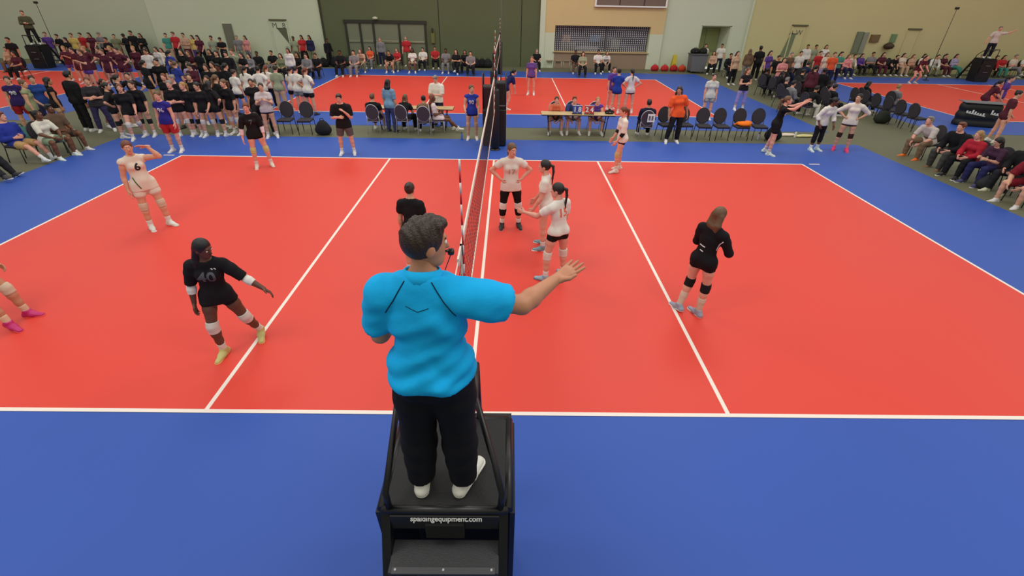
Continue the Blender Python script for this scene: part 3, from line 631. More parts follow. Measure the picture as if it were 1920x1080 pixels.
# ------------------------------------------------------------------ nets, stands, furniture
def ring(cx, cz, rx, rz, y, n=18, a0=0, a1=2*math.pi): return [(cx+rx*math.cos(a0+(a1-a0)*i/n), y, cz+rz*math.sin(a0+(a1-a0)*i/n)) for i in range(n)]
def make_chair(fab, frm):
    r = empty('banquet_chair')
    MB().box((-.22, -.20, .42), (.22, .23, .48), .025).build('seat', fab, r)
    bk = MB().poly([(.205*math.cos(2*math.pi*i/20), 0, .25*math.sin(2*math.pi*i/20)) for i in range(20)], (0, .045, 0)).mesh('backrest', fab)
    b = link('backrest', bk, r); b.location = (0, -.265, .72); b.rotation_euler = (math.radians(8), 0, 0)
    rim = MB().tube([(.215*math.cos(2*math.pi*i/20), .022, .26*math.sin(2*math.pi*i/20)) for i in range(20)], .013, 6, True).build('back_rim', frm, b)
    for s in (-1, 1):
        MB().tube([(s*.20, .20, .43), (s*.215, .215, 0)], .012, 6).build('leg', frm, r)
        MB().tube([(s*.20, -.24, .60), (s*.20, -.20, .43), (s*.215, -.27, 0)], .012, 6).build('leg', frm, r)
    MB().tube([(-.2, -.19, .415), (.2, -.19, .415), (.2, .2, .415), (-.2, .2, .415)], .011, 6, True).build('seat_frame', frm, r)
    return r
CH = {}
def chair(x, y, yaw, label, group, style='maroon'):
    if style not in CH:
        CH[style] = make_chair(*{'maroon': (M['fabric'], M['chrome']), 'tan': (M['tanfab'], M['pale']), 'dark': (mat('dark_chair_fabric', (52, 48, 54), .9, noise=.2, scale=50), M['darkframe'])}[style]); c = CH[style]
        if style == 'tan':
            for ch in c.children:
                if ch.name.startswith('backrest'): ch.data.materials[0] = M['darkbrown']
    else: c = copy_tree(CH[style])
    c.location = (x, y, 0); c.rotation_euler = (0, 0, -math.radians(yaw)); tag(c, label, 'chair', group); return c

def net_system(cx, y0, y1, h, label, detail=True):
    r = empty('volleyball_net', (cx, y0, 0)); tag(r, label, 'net'); Lh = y1-y0; g = MB()
    step = .10 if detail else .2
    n = int((Lh+.4)/step)
    for i in range(n+1): y = -.2+i*(Lh+.4)/n; g.box((-.0014, y-.0014, h-1), (.0014, y+.0014, h-.04))
    for j in range(1, int(1/step)): z = h-1+j*step; g.box((-.0014, -.2, z-.0014), (.0014, Lh+.2, z+.0014))
    g = g.build('netting', M['net'], r); g['kind'] = 'stuff'
    MB().box((-.008, -.25, h-.07), (.008, Lh+.25, h)).build('top_tape', M['rope'], r); MB().box((-.006, -.25, h-1.0), (.006, Lh+.25, h-.955)).build('bottom_tape', M['rope'], r)
    for y in (0, Lh): MB().box((-.009, y-.025, h-.97), (.009, y+.025, h-.06)).build('side_tape', M['rope'], r)
    for a, b in ((-.25, -.98), (Lh+.25, Lh+.98)):
        for z in (h-.03, h-.97): MB().tube([(0, a, z), (0, b, z)], .006, 6).build('cable', M['rope'], r)
    for y in (0, Lh):
        a = empty('antenna', (0.02, y, 0)); a.parent = r
        for k in range(18):
            MB().tube([(0, 0, h-1+k*.1), (0, 0, h-.9+k*.1)], .009, 6).build('antenna_band', M['redp'] if k % 2 == 0 else M['white'], a)
        MB().box((-.03, -.02, h-.10), (.0, .02, h)).build('antenna_clip', M['grey'], a)
    return r
net_system(0.0, 0.0, 9.0, 2.24, 'volleyball net with white tapes across the middle of the near court')
net_system(-.15, 14.6, 23.6, 2.24, 'volleyball net seen edge on over the middle of the rear court', False)
def post(x, y, hh, label, pad=True, r=.05):
    o = empty('net_post', (x, y, 0)); tag(o, label, 'post')
    MB().lathe(((.16, 0), (.16, .02), (r+.01, .05), (r, .08), (r, hh-.02), (r-.01, hh)), 14).build('steel_post', M['blackm'], o)
    if pad: MB().lathe(((.11, .05), (.13, .08), (.13, 1.75), (.11, 1.8)), 14).build('post_pad', M['black'], o)
    MB().box((-.04, -.05, hh-.25), (.04, .09, hh-.1), .01).build('winch_box', M['blackm'], o)
    return o
post(0, -1.0, 2.35, 'black padded net post in front of the blue shirted referee')
post(0, 9.98, 2.35, 'black padded net post at the far end of the near net')
post(-.15, 13.6, 2.4, 'black net post nearest us on the rear court'); post(-.15, 24.6, 2.4, 'black net post at the far end of the rear court')

def ref_stand(x, y, rz, hz, label, back_text=None, logo=False, tl=.30, tr=.30):
    """platform with padded front, ladder at the back; local +y is towards the net"""
    o = empty('referee_stand', (x, y, 0), rz); tag(o, label, 'referee stand'); w, d = .36, .31
    MB().box((-w, -d, hz-.035), (w, d, hz), .006).build('platform', mat('platform_tread', (15, 15, 17), .6, noise=.2, scale=40, bump=.3, bscale=160), o)
    e = MB()
    for s in (-1, 1): e.tube([(s*w, -d, hz-.02), (s*w, d, hz-.02)], .028, 8)
    for yy in (-d, d): e.tube([(-w, yy, hz-.02), (w, yy, hz-.02)], .026, 8)
    e.build('platform_edge', M['blackm'], o)
    pad = MB()
    pad.poly([(-w-.02, d+.02, .03), (w+.02, d+.02, .03), (w+.02, d+.02, hz-.05), (-w-.02, d+.02, hz-.05)], (0, .06, 0)); pad.build('front_pad', M['black'], o)
    for s in (-1, 1):
        MB().poly([(s*(w+.01), d, .03), (s*(w+.01), -d*.6, .03), (s*(w+.01), -d, hz-.05), (s*(w+.01), d, hz-.05)], (s*.03, 0, 0)).build('side_pad', M['black'], o)
        tw = tr if s > 0 else tl; bo = w-.045
        MB().tube([(s*bo, -d, hz-.02), (s*(bo+.01), -d+.01, hz+.12), (s*(bo*.75+tw*.25), -d+.12, hz+.26), (s*(tw+.01), -d+.38, hz+.46), (s*tw, d, hz+.50)], .019, 8).build('hand_rail', M['blackm'], o)
        MB().tube([(s*tw, d, hz+.50), (s*(tw+.01), d, hz-.02)], .019, 8).build('rail_post', M['blackm'], o)
        MB().poly([(s*w, -d-.01, hz-.01), (s*w, -d+.06, hz-.06), (s*w, -d-.50, .02), (s*w, -d-.64, .02)], (s*-.05, 0, 0)).build('stringer', M['blackm'], o)
    MB().tube([(-tl, d, hz+.50), (tr, d, hz+.50)], .019, 8).build('front_rail', M['blackm'], o)
    bp = MB().box((-w+.05, -d-.035, hz-.15), (w-.05, -d-.02, hz-.03), .004).build('back_plate', M['black'], o)
    if back_text:
        me = text_mesh(back_text, .043, bold=.001); me.transform(Matrix.Rotation(math.radians(60), 4, 'X')); me.materials.append(mat('print_white', (206, 206, 204), .6)); t = link('lettering', me, bp); t.location = (.01, -d-.038, hz-.045)
        MB().box((-.11, -d-.06, hz-.20), (.11, -d-.036, hz-.075), .004).build('hand_slot', mat('slot_black', (4, 4, 4), .9), bp)
    n = max(2, int(round(hz/.28))-1)
    for k in range(1, n+1):
        z = hz-hz/(n+1)*k; yy = -d-.02-.56*(hz-z)/hz
        t = MB().box((-w+.05, yy-.09, z-.03), (w-.05, yy+.09, z), .006).build('step_tread', M['tread'], o)
        MB().box((-w+.07, yy-.095, z-.002), (w-.07, yy-.06, z+.006), .002).build('step_nosing', M['grey'] if k == 99 else mat('nosing', (74, 74, 76), .5), t)
        if k == 1:
            for xx in (-w+.09, .0, w-.09): MB().lathe(((.006, -.004), (.008, 0), (.005, .004)), 8, (xx, yy-.075, z+.008)).build('bolt', M['chrome'], t)
    for z in (hz*.42, hz*.7): MB().tube([(-.14, d+.09, z), (.14, d+.09, z)], .02, 8).build('pad_strap', M['grey'], o)
    if logo:
        me = text_mesh('2' if logo is True else logo, .22, bold=.004); me.transform(Matrix.Rotation(math.pi/2, 4, 'X')); me.materials.append(mat('print_white', (206, 206, 204), .6)); t = link('lettering', me, bp); t.location = (0, -d-.04, hz-.16)
    return o
RZ = 1.67
ref_stand(.085, -1.72, 0, RZ, 'black steel referee stand with ladder steps under the blue shirted referee', 'spaldingequipment.com', tl=.29, tr=.150)
# padded stand on the far side of the near court
fs = empty('padded_stand', (-.03, 10.55, 0)); tag(fs, 'tall black padded stand behind the far net post', 'referee stand')
MB().box((-.36, -.28, .02), (.36, .30, 1.15), .04).build('lower_pad', M['black'], fs); MB().box((.0, -.22, 1.12), (.36, .24, 1.92), .04).build('upper_pad', M['black'], fs); MB().box((-.36, -.18, 1.12), (-.01, .24, 1.80), .05).build('upper_pad', mat('maroon_vinyl', (44, 18, 24), .55), fs)
MB().box((-.36, -.2, 1.10), (.36, .2, 1.17), .01).build('platform', M['blackm'], fs); MB().box((.02, -.235, 1.24), (.34, -.22, 1.27)).build('white_band', M['grey'], fs)
for s in (-1, 1): MB().tube([(s*.34, -.2, 1.15), (s*.34, -.2, 2.15), (s*.34, .25, 2.15), (s*.34, .25, 1.15)], .018, 8).build('hand_rail', M['blackm'], fs)
me = text_mesh('2', .20, bold=.004); me.transform(Matrix.Rotation(math.pi/2, 4, 'X')); me.materials.append(mat('print_white', (206, 206, 204), .6)); t = link('lettering', me, fs); t.location = (.10, -.222, 1.66)
def mast(x, y, hh, label, lean=0):
    o = empty('camera_mast', (x, y, 0)); tag(o, label, 'mast')
    MB().tube([(0, 0, .03), (0, 0, hh)], .022, 8, r2=.014).build('pole', mat('mast_grey', (70, 70, 58), .5), o); MB().box((-.09, -.06, hh-.02), (.09, .06, hh+.1), .015).build('camera_head', M['blackm'], o)
    MB().lathe(((.16, 0), (.16, .03), (.03, .06)), 10).build('base', M['blackm'], o)
mast(.12, 13.05, 4.5, 'thin tall camera mast rising behind the net centre'); mast(-27.1, 26, 3.3, 'thin tall mast beside the referee stand on the left court'); mast(25.7, 25, 3.85, 'thin tall mast beside the referee stand on the right court')
ref_stand(-26.6, 24.4, math.pi, 1.25, 'black padded referee stand on the far left court'); ref_stand(28.7, 25.0, math.pi, 1.30, 'black padded referee stand on the right hand court')

def folding_table(x0, x1, y, dp, label, top=.75, m=None):
    o = empty('folding_table', ((x0+x1)/2, y, 0)); tag(o, label, 'table'); w = (x1-x0)/2
    t = MB().box((-w, -dp/2, top-.035), (w, dp/2, top), .008).build('table_top', m or M['wood'], o); MB().box((-w, -dp/2-.004, top-.04), (w, dp/2+.004, top-.012)).build('edge_band', M['blackm'], t)
    for s in (-1, 1):
        for yy in (-dp/2+.08, dp/2-.08): MB().tube([(s*(w-.22), yy, top-.03), (s*(w-.30), yy, 0)], .016, 6).build('leg', M['blackm'], o)
        MB().tube([(s*(w-.28), -dp/2+.08, .12), (s*(w-.28), dp/2-.08, .12)], .012, 6).build('foot_bar', M['blackm'], o)
        MB().tube([(s*(w-.24), 0, .45), (s*.2, 0, top-.04)], .010, 6).build('brace', M['blackm'], o)
    return o
folding_table(1.50, 3.95, 11.72, .5, 'long folding table of the scorers right of the net')
folding_table(-4.3, -1.5, 12.25, .5, 'long folding table behind the seated scorers left of the net')
def flip_board(x, y, z, col, n, label):
    o = empty('flip_scoreboard', (x, y, z)); tag(o, label, 'scoreboard')
    MB().box((-.17, -.03, 0), (.17, .03, .02)).build('base', M['blackm'], o)
    for k, c in enumerate(n):
        cd = MB().box((-.155+k*.16, -.02, .03), (-.005+k*.16, -.005, .27), .004).build('number_card', mat('card', col, .6), o)
        me = text_mesh(c, .22, bold=.006); me.transform(Matrix.Rotation(math.pi/2, 4, 'X')); me.materials.append(M['white']); t = link('digit', me, cd); t.location = (-.08+k*.16, -.022, .15)
    MB().tube([(-.17, 0, .28), (.17, 0, .28)], .012, 6).build('ring_bar', M['chrome'], o)
flip_board(2.68, 11.58, .75, (60, 84, 150), '18', 'blue flip scoreboard reading 18 on the scorers table'); flip_board(3.08, 11.58, .75, (190, 60, 50), '24', 'red flip scoreboard reading 24 on the scorers table')
def soft_bag(name, x, y, z, sx, sy, sz, col, label, cat, group=None, straps=True):
    o = empty(name, (x, y, z)); tag(o, label, cat, group)
    v, q = isosurf([ell((0, 0, sz*.5), np.eye(3), V3(sx, sy, sz*.5), .02), cone((-sx*.5, 0, sz*.35), (sx*.5, 0, sz*.35), min(sy, sz*.35), min(sy, sz*.35), .06)], max(.012, sx*.06), cuts=[((0, 0, 0.002), (0, 0, -1))])
    link('bag_body', np_mesh('bag_body', v, q, [cloth(col)]), o)
    if straps:
        MB().tube([(-sx*.4, 0, sz*.9), (-sx*.2, 0, sz*1.12), (sx*.2, 0, sz*1.12), (sx*.4, 0, sz*.9)], .012, 6).build('strap', cloth((30, 30, 34)), o)
        MB().tube([(-sx*.7, -sy*.75, sz*.45), (0, -sy*1.0, sz*.5), (sx*.7, -sy*.75, sz*.45)], .006, 6).build('zip', M['chrome'], o)
    return o
soft_bag('bag', 3.78, 11.7, .75, .16, .10, .13, (30, 26, 24), 'small black bag on the right end of the scorers table', 'bag')
soft_bag('backpack', -5.75, 11.35, 0, .20, .18, .48, (34, 34, 36), 'black backpack on the floor right of the two empty chairs', 'backpack')
soft_bag('backpack', 9.35, 11.45, 0, .20, .18, .50, (24, 26, 30), 'black backpack at the right end of the chair row', 'backpack')
for i, (xx, c, l) in enumerate(((11.0, (176, 36, 40), 'red duffel bag, leftmost by the wall right of the hatch'), (11.55, (200, 70, 40), 'orange red duffel bag under the yellow floor sign'), (12.15, (170, 34, 38), 'red duffel bag between the yellow sign and grey bin'), (9.75, (186, 40, 44), 'red sports bag by the row of tan chairs'), (10.4, (190, 46, 48), 'bright red sports bag right of the tan chairs'))):
    soft_bag('duffel_bag', xx*.98+.2, 27.1, 0, .23, .2, .38, c, l, 'bag', 'red bags along the back wall')
wf = empty('floor_sign', (11.05, 27.45, 0)); tag(wf, 'yellow folding floor sign standing among red bags', 'sign')
for s in (-1, 1): MB().poly([(-.18, s*.16, 0), (.18, s*.16, 0), (.11, s*.02, .95), (-.11, s*.02, .95)], (0, s*.02, 0)).build('sign_panel', mat('sign_yellow', (206, 186, 50), .6), wf)
bn = empty('rolling_bin', (12.2, 26.6, 0)); tag(bn, 'grey wheeled bin piled with dark bags by the alcove', 'bin')
MB().poly([(-.42, -.35, .12), (.42, -.35, .12), (.50, -.35, 1.10), (-.50, -.35, 1.10)], (0, .7, 0)).build('bin_body', M['grey'], bn); MB().box((-.53, -.39, 1.06), (.53, .39, 1.14), .02).build('bin_rim', mat('bin_rim', (80, 80, 82), .6), bn)
for s in (-1, 1):
    for t in (-1, 1): MB().lathe(((.02, -.03), (.07, -.02), (.07, .02), (.02, .03)), 10, (s*.36, t*.28, .07)).build('wheel', M['blackm'], bn)
soft_bag('bin_bag', 11.95, 26.6, 1.10, .28, .24, .35, (28, 30, 26), 'dark bag, left one on top of the grey bin', 'bag'); soft_bag('bin_bag', 12.45, 26.6, 1.10, .24, .24, .38, (36, 38, 32), 'dark bag, right one on top of the grey bin', 'bag')
# covered score table on the right court
ct = empty('covered_table', (18.5, 13.95, 0), -.30); tag(ct, 'small table under a black printed cover beside the right court', 'table')
v, q = isosurf([cone((-.40, 0, .08), (.40, 0, .08), .28, .28, .05), cone((-.40, 0, .68), (.40, 0, .68), .26, .26, .05), cone((-.40, 0, .38), (.40, 0, .38), .27, .27, .05)], .03, cuts=[((0, 0, .01), (0, 0, -1)), ((0, 0, .86), (0, 0, 1))]); link('cover', np_mesh('cover', v, q, [M['black']]), ct)
MB().box((-.66, -.27, .86), (.66, .27, .89), .01).build('table_top', M['grey'], ct)
random.seed(3); x = -.54
for wd in (7, 3):
    mk = MB()
    for k in range(wd):
        hgt = random.choice((.09, .09, .16, .12)); mk.box((x, -.30, .50-.015*k), (x+.05, -.285, .50+hgt-.015*k)); mk.box((x, -.30, .50-.015*k), (x+.09, -.285, .53-.015*k)); x += .09
    x += .14; mk.build('lettering', M['white'], ct)
# cloths, bottles on chairs and floor
def bottle(x, y, z, col, label, h=.24):
    o = empty('water_bottle', (x, y, z)); tag(o, label, 'bottle', 'water bottles by the team chairs'); MB().lathe(((.033, 0), (.036, .02), (.036, h*.7), (.018, h*.86), (.018, h*.9)), 10).build('bottle_body', mat('bottle_plastic', col, .25), o); MB().lathe(((.02, h*.9), (.02, h), (.012, h*1.02)), 8).build('cap', M['blackm'], o)
for px, py, c, l in ((1420, 262, (190, 200, 210), 'clear water bottle on the floor near the black backpack'), (866, 262, (90, 120, 190), 'blue water bottle standing left of the player in blue'), (1490, 258, (220, 220, 200), 'white water bottle standing behind the throwing player')):
    w = G(px, py); bottle(w[0], w[1], 0, c, l)
tw = empty('folded_jacket', (8.25, 11.42, .48)); tag(tw, 'bright orange jacket bundled on a team chair', 'jacket')
v, q = isosurf([ell((0, 0, .07), np.eye(3), V3(.22, .16, .085), .03), ell((.14, .03, .10), np.eye(3), V3(.12, .12, .07), .04), cone((.1, .1, .05), (.30, .14, -.02), .05, .035, .04), cone((-.15, .1, .07), (-.22, .18, .0), .05, .03, .04)], .014); link('jacket_body', np_mesh('jacket_body', v, q, [cloth((240, 120, 30))]), tw)
# loose towel on floor strip right
for (a, b, c, l) in ((1478, 257, (226, 214, 196), 'crumpled white towel on the floor strip behind the throwing player'), (1512, 259, (214, 206, 150), 'pale yellow towel on the floor by the white shirted pair')):
    w = G(a, b); o = empty('towel', (w[0], w[1]+.15, 0)); tag(o, l, 'towel'); v, q = isosurf([ell((0, 0, .04), np.eye(3), V3(.24, .10, .05), .03), ell((.2, .05, .03), np.eye(3), V3(.16, .10, .04), .03), ell((-.2, -.02, .03), np.eye(3), V3(.14, .07, .035), .03)], .016, cuts=[((0, 0, .002), (0, 0, -1))]); link('cloth_body', np_mesh('cloth_body', v, q, [cloth(c)]), o)
# ------------------------------------------------------------------ the referee in the foreground
ref, RJ = person('referee in a blue polo and black trousers pointing right from the black stand', 0, dict(
    lean=(-.02, .06), twist=6, head=(52, -6), ra=((.90, .36, -.34), (.62, .76, .16)), la=((.24, .12, -1), (-.25, .92, .25)),
    rl=((.05, .0, -1), (.04, -.05, -1)), ll=((.04, .02, -1), (.02, -.06, -1)), rf=28, lf=4, rh='open', rhd=((.72, .62, .26), (-.12, -.30, .95))),
    xy=(.055, -1.88), z=RZ, H=1.72, sex='m', hair='short', lvl='hero', shirt=(15, 172, 236), sleeve=.72, fit=.026, hem=.012, pfit=.036, bottom='pants', botc=(15, 15, 17), shoe=(222, 220, 210), sole=(236, 234, 226), hairc='brown', skin='tan')
_sh = child(ref, 'shirt'); _s = RJ['s']
_me = _sh.data; _n = len(_me.vertices); _co = np.empty(_n*3, np.float32); _me.vertices.foreach_get('co', _co); _co = _co.reshape(-1, 3)
_no = np.empty(_n*3, np.float32); _me.vertices.foreach_get('normal', _no); _no = _no.reshape(-1, 3)
_z = _co[:, 2]-RJ['P0'][2]; _lat = _co[:, 0]
_w = (np.clip((.42-_z)/.35, 0, 1)*.8+.2)*np.clip((.46-_z)/.06, 0, 1)*np.clip((_z+.02)/.05, .25, 1)                              # folds gather towards the waist
_d = .010*np.sin(38*(_z+.35*np.abs(_lat-.03)*1.6)+5*_lat)*_w+.005*np.sin(71*(_z-.5*_lat)+2)*_w+.004*np.sin(30*_lat+18*_z)*np.clip((.46-_z)/.06, 0, 1)+.004
_co += _no*_d[:, None]; _me.vertices.foreach_set('co', _co.ravel()); _me.update()
_hm = child(ref, 'hair').data; _n = len(_hm.vertices); _co = np.empty(_n*3, np.float32); _hm.vertices.foreach_get('co', _co); _co = _co.reshape(-1, 3); _no = np.empty(_n*3, np.float32); _hm.vertices.foreach_get('normal', _no); _no = _no.reshape(-1, 3)
_top = np.clip((_co-RJ['hc'].astype(np.float32))@RJ['hax'][2].astype(np.float32)/.08, 0, 1)
_co += _no*(.0045*np.sin(190*_co[:, 0]+60*_co[:, 2])*np.sin(160*_co[:, 1]-40*_co[:, 2])+.004*np.sin(75*_co[:, 0]+55*_co[:, 1]))[:, None]*(_top*.9+.12)[:, None]
_hm.vertices.foreach_set('co', _co.ravel()); _hm.update()
# collar, piping, cuff band
def neck_ring(r0, r1, dz, n=22):
    out = []
    for i in range(n):
        a = 2*math.pi*i/n; c = RJ['neck']+RJ['su']*dz*_s+RJ['tf']*(.004)
        out.append(c+RJ['tr']*math.cos(a)*r0*_s+RJ['tf']*math.sin(a)*r1*_s-RJ['tf']*0-RJ['su']*(.022*math.sin(a))*_s)
    return out
_c = MB(); _r0 = neck_ring(.100, .094, -.004); _r1 = neck_ring(.080, .078, .062); _r2 = neck_ring(.072, .071, .060); _r3 = neck_ring(.090, .084, -.012); _bv = [[_c.bm.verts.new(Vector(p)) for p in R_] for R_ in (_r0, _r1, _r2, _r3)]
for A, B in ((0, 1), (1, 2), (2, 3), (3, 0)):
    for i in range(22):
        f = _c.bm.faces.new((_bv[A][i], _bv[A][(i+1) % 22], _bv[B][(i+1) % 22], _bv[B][i])); f.smooth = True
_c.build('collar', cloth((18, 176, 240)), _sh)
_pip = cloth((10, 40, 66))
for sd in (1, -1):
    sh = RJ['arm'][sd][0]; a = RJ['neck']+RJ['tr']*sd*.060*_s+RJ['su']*.01
    b = RJ['ub']+RJ['tr']*sd*.115*_s-RJ['su']*.02; c = RJ['chest']+RJ['tr']*sd*.165*_s+RJ['su']*.02
    wrap_strip(ref, 'shirt', [a, b, c], .0028, -RJ['tf']*.9+RJ['su']*.35, _pip, 'piping')
wrap_strip(ref, 'shirt', [RJ['ub']-RJ['tr']*.055*_s-RJ['su']*.00, RJ['ub']-RJ['su']*.018, RJ['ub']+RJ['tr']*.055*_s-RJ['su']*.00], .0016, -RJ['tf'], _pip, 'yoke_seam')
wh = empty('whistle'); wh.location = Vector(RJ['hc']+RJ['hax'][1]*.125*_s-RJ['hax'][2]*.063*_s)+Vector((.055, -1.88, RZ)); tag(wh, 'small black whistle held between the lips of the referee', 'whistle')
MB().lathe(((.004, -.012), (.015, -.011), (.016, 0), (.015, .011), (.004, .012)), 14).build('whistle_barrel', M['blackm'], wh)
_hd = Vector(RJ['hax'][1]); MB().box((-.006, -.006, .004), (.006, .006, .016)).build('grip', M['blackm'], wh)
MB().tube([_hd*-.034+Vector((0, 0, .008)), _hd*.0+Vector((0, 0, .008))], .006, 6).build('mouthpiece', M['blackm'], wh)
_pt = Vector(RJ['chest']+RJ['tf']*.15*_s)+Vector((.055, -1.88, RZ))-wh.location
MB().tube([Vector((0, 0, -.012)), Vector((-.02, .02, -.07)), _pt+Vector((.02, .03, .05)), _pt], .0022, 5).build('lanyard', M['blackm'], wh)

# ------------------------------------------------------------------ players and officials of the near court
WH = (226, 216, 204); BK = (22, 21, 24); WPAD = (214, 206, 196)
_r, _J = person('player in black jersey 40 walking toward us on the left half', 172, dict(lean=(-.10, .10), twist=-8, head=(-62, -14),
    ra=((.30, -.10, -1), (.10, .15, -1)), la=((.75, .05, -.85), (.95, .40, -.55)), rl=((.02, .30, -1), (.0, -.10, -1)), ll=((.30, -.10, -1), (.10, -.50, -1)), rf=8, lf=15), feet=(456, 652), H=1.74, hair='side', hairc='black', skin='dark',
    shirt=BK, sleeve=.95, bottom='spandex', botc=(18, 18, 20), kneepad=WPAD, sock=(222, 216, 206), armband=(226, 222, 214), armband_u=(1.02, 1.5), shoe=(196, 190, 120), sole=(230, 160, 90), lvl='hero')
print_on(_r, 'shirt', '40', .20, _J['chest']+_J['su']*.00+_J['tf']*.1, _J['tf'], _J['su'], cloth((92, 92, 96)), 'number', .004)
for _dx in (-.105, -.075): wrap_strip(_r, 'shirt', [_J['ub']+_J['tr']*_dx+_J['tf']*.1-_J['su']*.012, _J['ub']+_J['tr']*(_dx+.018)+_J['tf']*.1+_J['su']*.012], .007, _J['tf']+_J['su']*.3, cloth((220, 220, 220)), 'chest_logo')
_r, _J = person('player in white jersey shading the eyes with one hand at left', 128, dict(lean=(.02, -.06), head=(8, -4), la=((.75, .75, .02), (-.55, -.15, .95)), ra=((.20, -.12, -1), (.10, .25, -1)), lhd=((-.9, .1, .3), (0, .5, -1)),
    rl=((.08, .05, -1), (.02, -.05, -1)), ll=((.10, .22, -1), (.04, -.02, -1)), lh='open', rf=5, lf=20), feet=(306, 427), H=1.76, hair='pony', hairc='red', skin='fair', shirt=(222, 208, 190), sleeve=.10, hem=.13, bottom='shorts', botc=(220, 206, 188), kneepad=(206, 186, 160), sock=(226, 222, 214), shoe=(216, 216, 206))
print_on(_r, 'shirt', '6', .19, _J['chest']+_J['tf']*.1, _J['tf'], _J['su'], cloth((40, 40, 44)), 'number', .006)
wrap_strip(_r, 'shirt', [_J['waist']+_J['tr']*.10+_J['su']*.02, _J['P0']+_J['tr']*.05+_J['tf']*.1-Z3*.10], .010, _J['tf']+_J['tr']*.5, cloth((66, 96, 52)), 'side_stripe')
person('player at the left edge with pink shoes and white knee pads', 95, dict(lean=(0, -.15), rl=((.16, .85, -1), (.02, .30, -1)), ll=((.12, .62, -1), (.02, .22, -1)), ra=((.2, .2, -1), (0, .7, -.7)), la=((.2, .2, -1), (0, .7, -.7))), feet=(48, 606), H=1.74, hair='pony', skin='tan', shirt=(120, 140, 110), bottom='spandex', botc=(60, 70, 60), kneepad=(206, 186, 160), sock=(214, 180, 150), shoe=(190, 40, 110), sole=(220, 70, 70))
person('player in black with hair in a bun standing just beyond the referee', 8, 'stand', xy=(-1.12, 2.95), H=1.64, hair='bun', hairc='brown', skin='fair', shirt=BK, bottom='spandex', botc=BK, kneepad=BK, sock=WPAD)
_r, _J = person('player in white jersey and black leggings with hands on hips at the net', 176, dict(POSES['hips'], head=(-22, -6)), feet=(957, 428), H=1.78, hair='braid', hairc='lt', skin='pink', shirt=WH, sleeve=.5, bottom='leggings', botc=(18, 17, 19), sock=(226, 220, 212), kneepad=(226, 220, 212), shoe=(24, 22, 24), sole=(200, 120, 130), hem=.12)
print_on(_r, 'shirt', '17', .15, _J['chest']-_J['su']*.04+_J['tf']*.1, _J['tf'], _J['su'], cloth((176, 160, 146)), 'number', .003)
person('player in white with dark ponytail facing the net behind jersey 15', -80, dict(ra=((.2, .2, -1), (.0, .6, -.8)), la=((.15, .2, -1), (0, .5, -.8)), rl=((.06, .12, -1), (0, -.1, -1)), head=(5, 0)), feet=(1012, 463), H=1.72, hair='braid', hairc='dark', skin='pink', shirt=WH, sleeve=.6, bottom='spandex', botc=(196, 150, 130), sock=(220, 214, 206), shoe=(120, 150, 158))
_r, _J = person('player in white jersey 15 with black shorts and braided ponytail', -32, dict(lean=(-.03, .05), twist=-8, head=(-28, -6), la=((.35, .65, -.55), (.25, .95, .05)), ra=((.16, .1, -1), (-.2, .6, -.7)), rl=((.10, .02, -1), (.05, -.05, -1)), ll=((.16, .10, -1), (.06, -.03, -1)), lf=35), feet=(1034, 520), H=1.72, hair='braid', hairc='dark', skin='pink', shirt=(228, 222, 212), sleeve=.7, hem=.03, bottom='spandex', botc=(18, 17, 19), kneepad=(222, 212, 200), sock=(226, 220, 212), shoe=(150, 176, 190), sole=(70, 120, 150))
print_on(_r, 'shirt', '15', .20, _J['chest']+_J['su']*.02-_J['tf']*.1, -_J['tf'], _J['su'], cloth((236, 112, 84)), 'number', .004)
_r, _J = person('player in black with long brown hair standing right of the attack line', 48, dict(lean=(.04, .06), twist=6, head=(10, -4), ra=((.3, .35, -.9), (-.5, .85, .15)), la=((.25, .25, -1), (-.5, .8, .0)), rl=((.05, .05, -1), (.0, -.1, -1)), ll=((.06, .02, -1), (.05, -.35, -1)), lf=70, rf=-70), feet=(1284, 582), H=1.74, hair='long', hairc='lt', skin='pink', shirt=(20, 18, 22), sleeve=1.2, hem=.09, bottom='spandex', botc=(18, 18, 20), kneepad=(26, 26, 28), sock=(206, 186, 164), shoe=(150, 160, 178), sock_u=1.45)
for _k, (_dx, _dz, _l) in enumerate(((-.03, .04, .10), (-.02, -.03, .06))):
    wrap_strip(_r, 'shirt', [_J['waist']+_J['tr']*(_dx-_l/2)+_J['su']*(.06+_dz), _J['waist']+_J['tr']*(_dx+_l/2)+_J['su']*(.05+_dz)], .009, -_J['tf'], cloth((214, 210, 206)), 'back_stripe')
wrap_strip(_r, 'shirt', [_J['chest']+_J['tr']*.12+_J['su']*.07, _J['waist']+_J['tr']*.10+_J['su']*.06], .008, -_J['tf']*.6+_J['tr'], cloth((206, 200, 204)), 'side_stripe')
person('libero in white shirt with black elbow sleeves on the far right side', -95, dict(lean=(0, .06), head=(-6, -4), ra=((.15, .1, -1), (-.1, .55, -.8)), la=((.15, .15, -1), (-.1, .55, -.8)), rl=((.1, -.06, -1), (.03, -.12, -1)), ll=((.1, .30, -1), (.04, -.02, -1))), feet=(1153, 321), H=1.74, hair='pony', hairc='red', skin='pink', shirt=(228, 220, 208), sleeve=.95, hem=.09, bottom='spandex', botc=(22, 20, 22), armband=(22, 20, 20), armband_u=(.98, 1.35), kneepad=(200, 170, 120), sock=(220, 206, 190), shoe=(222, 212, 200))
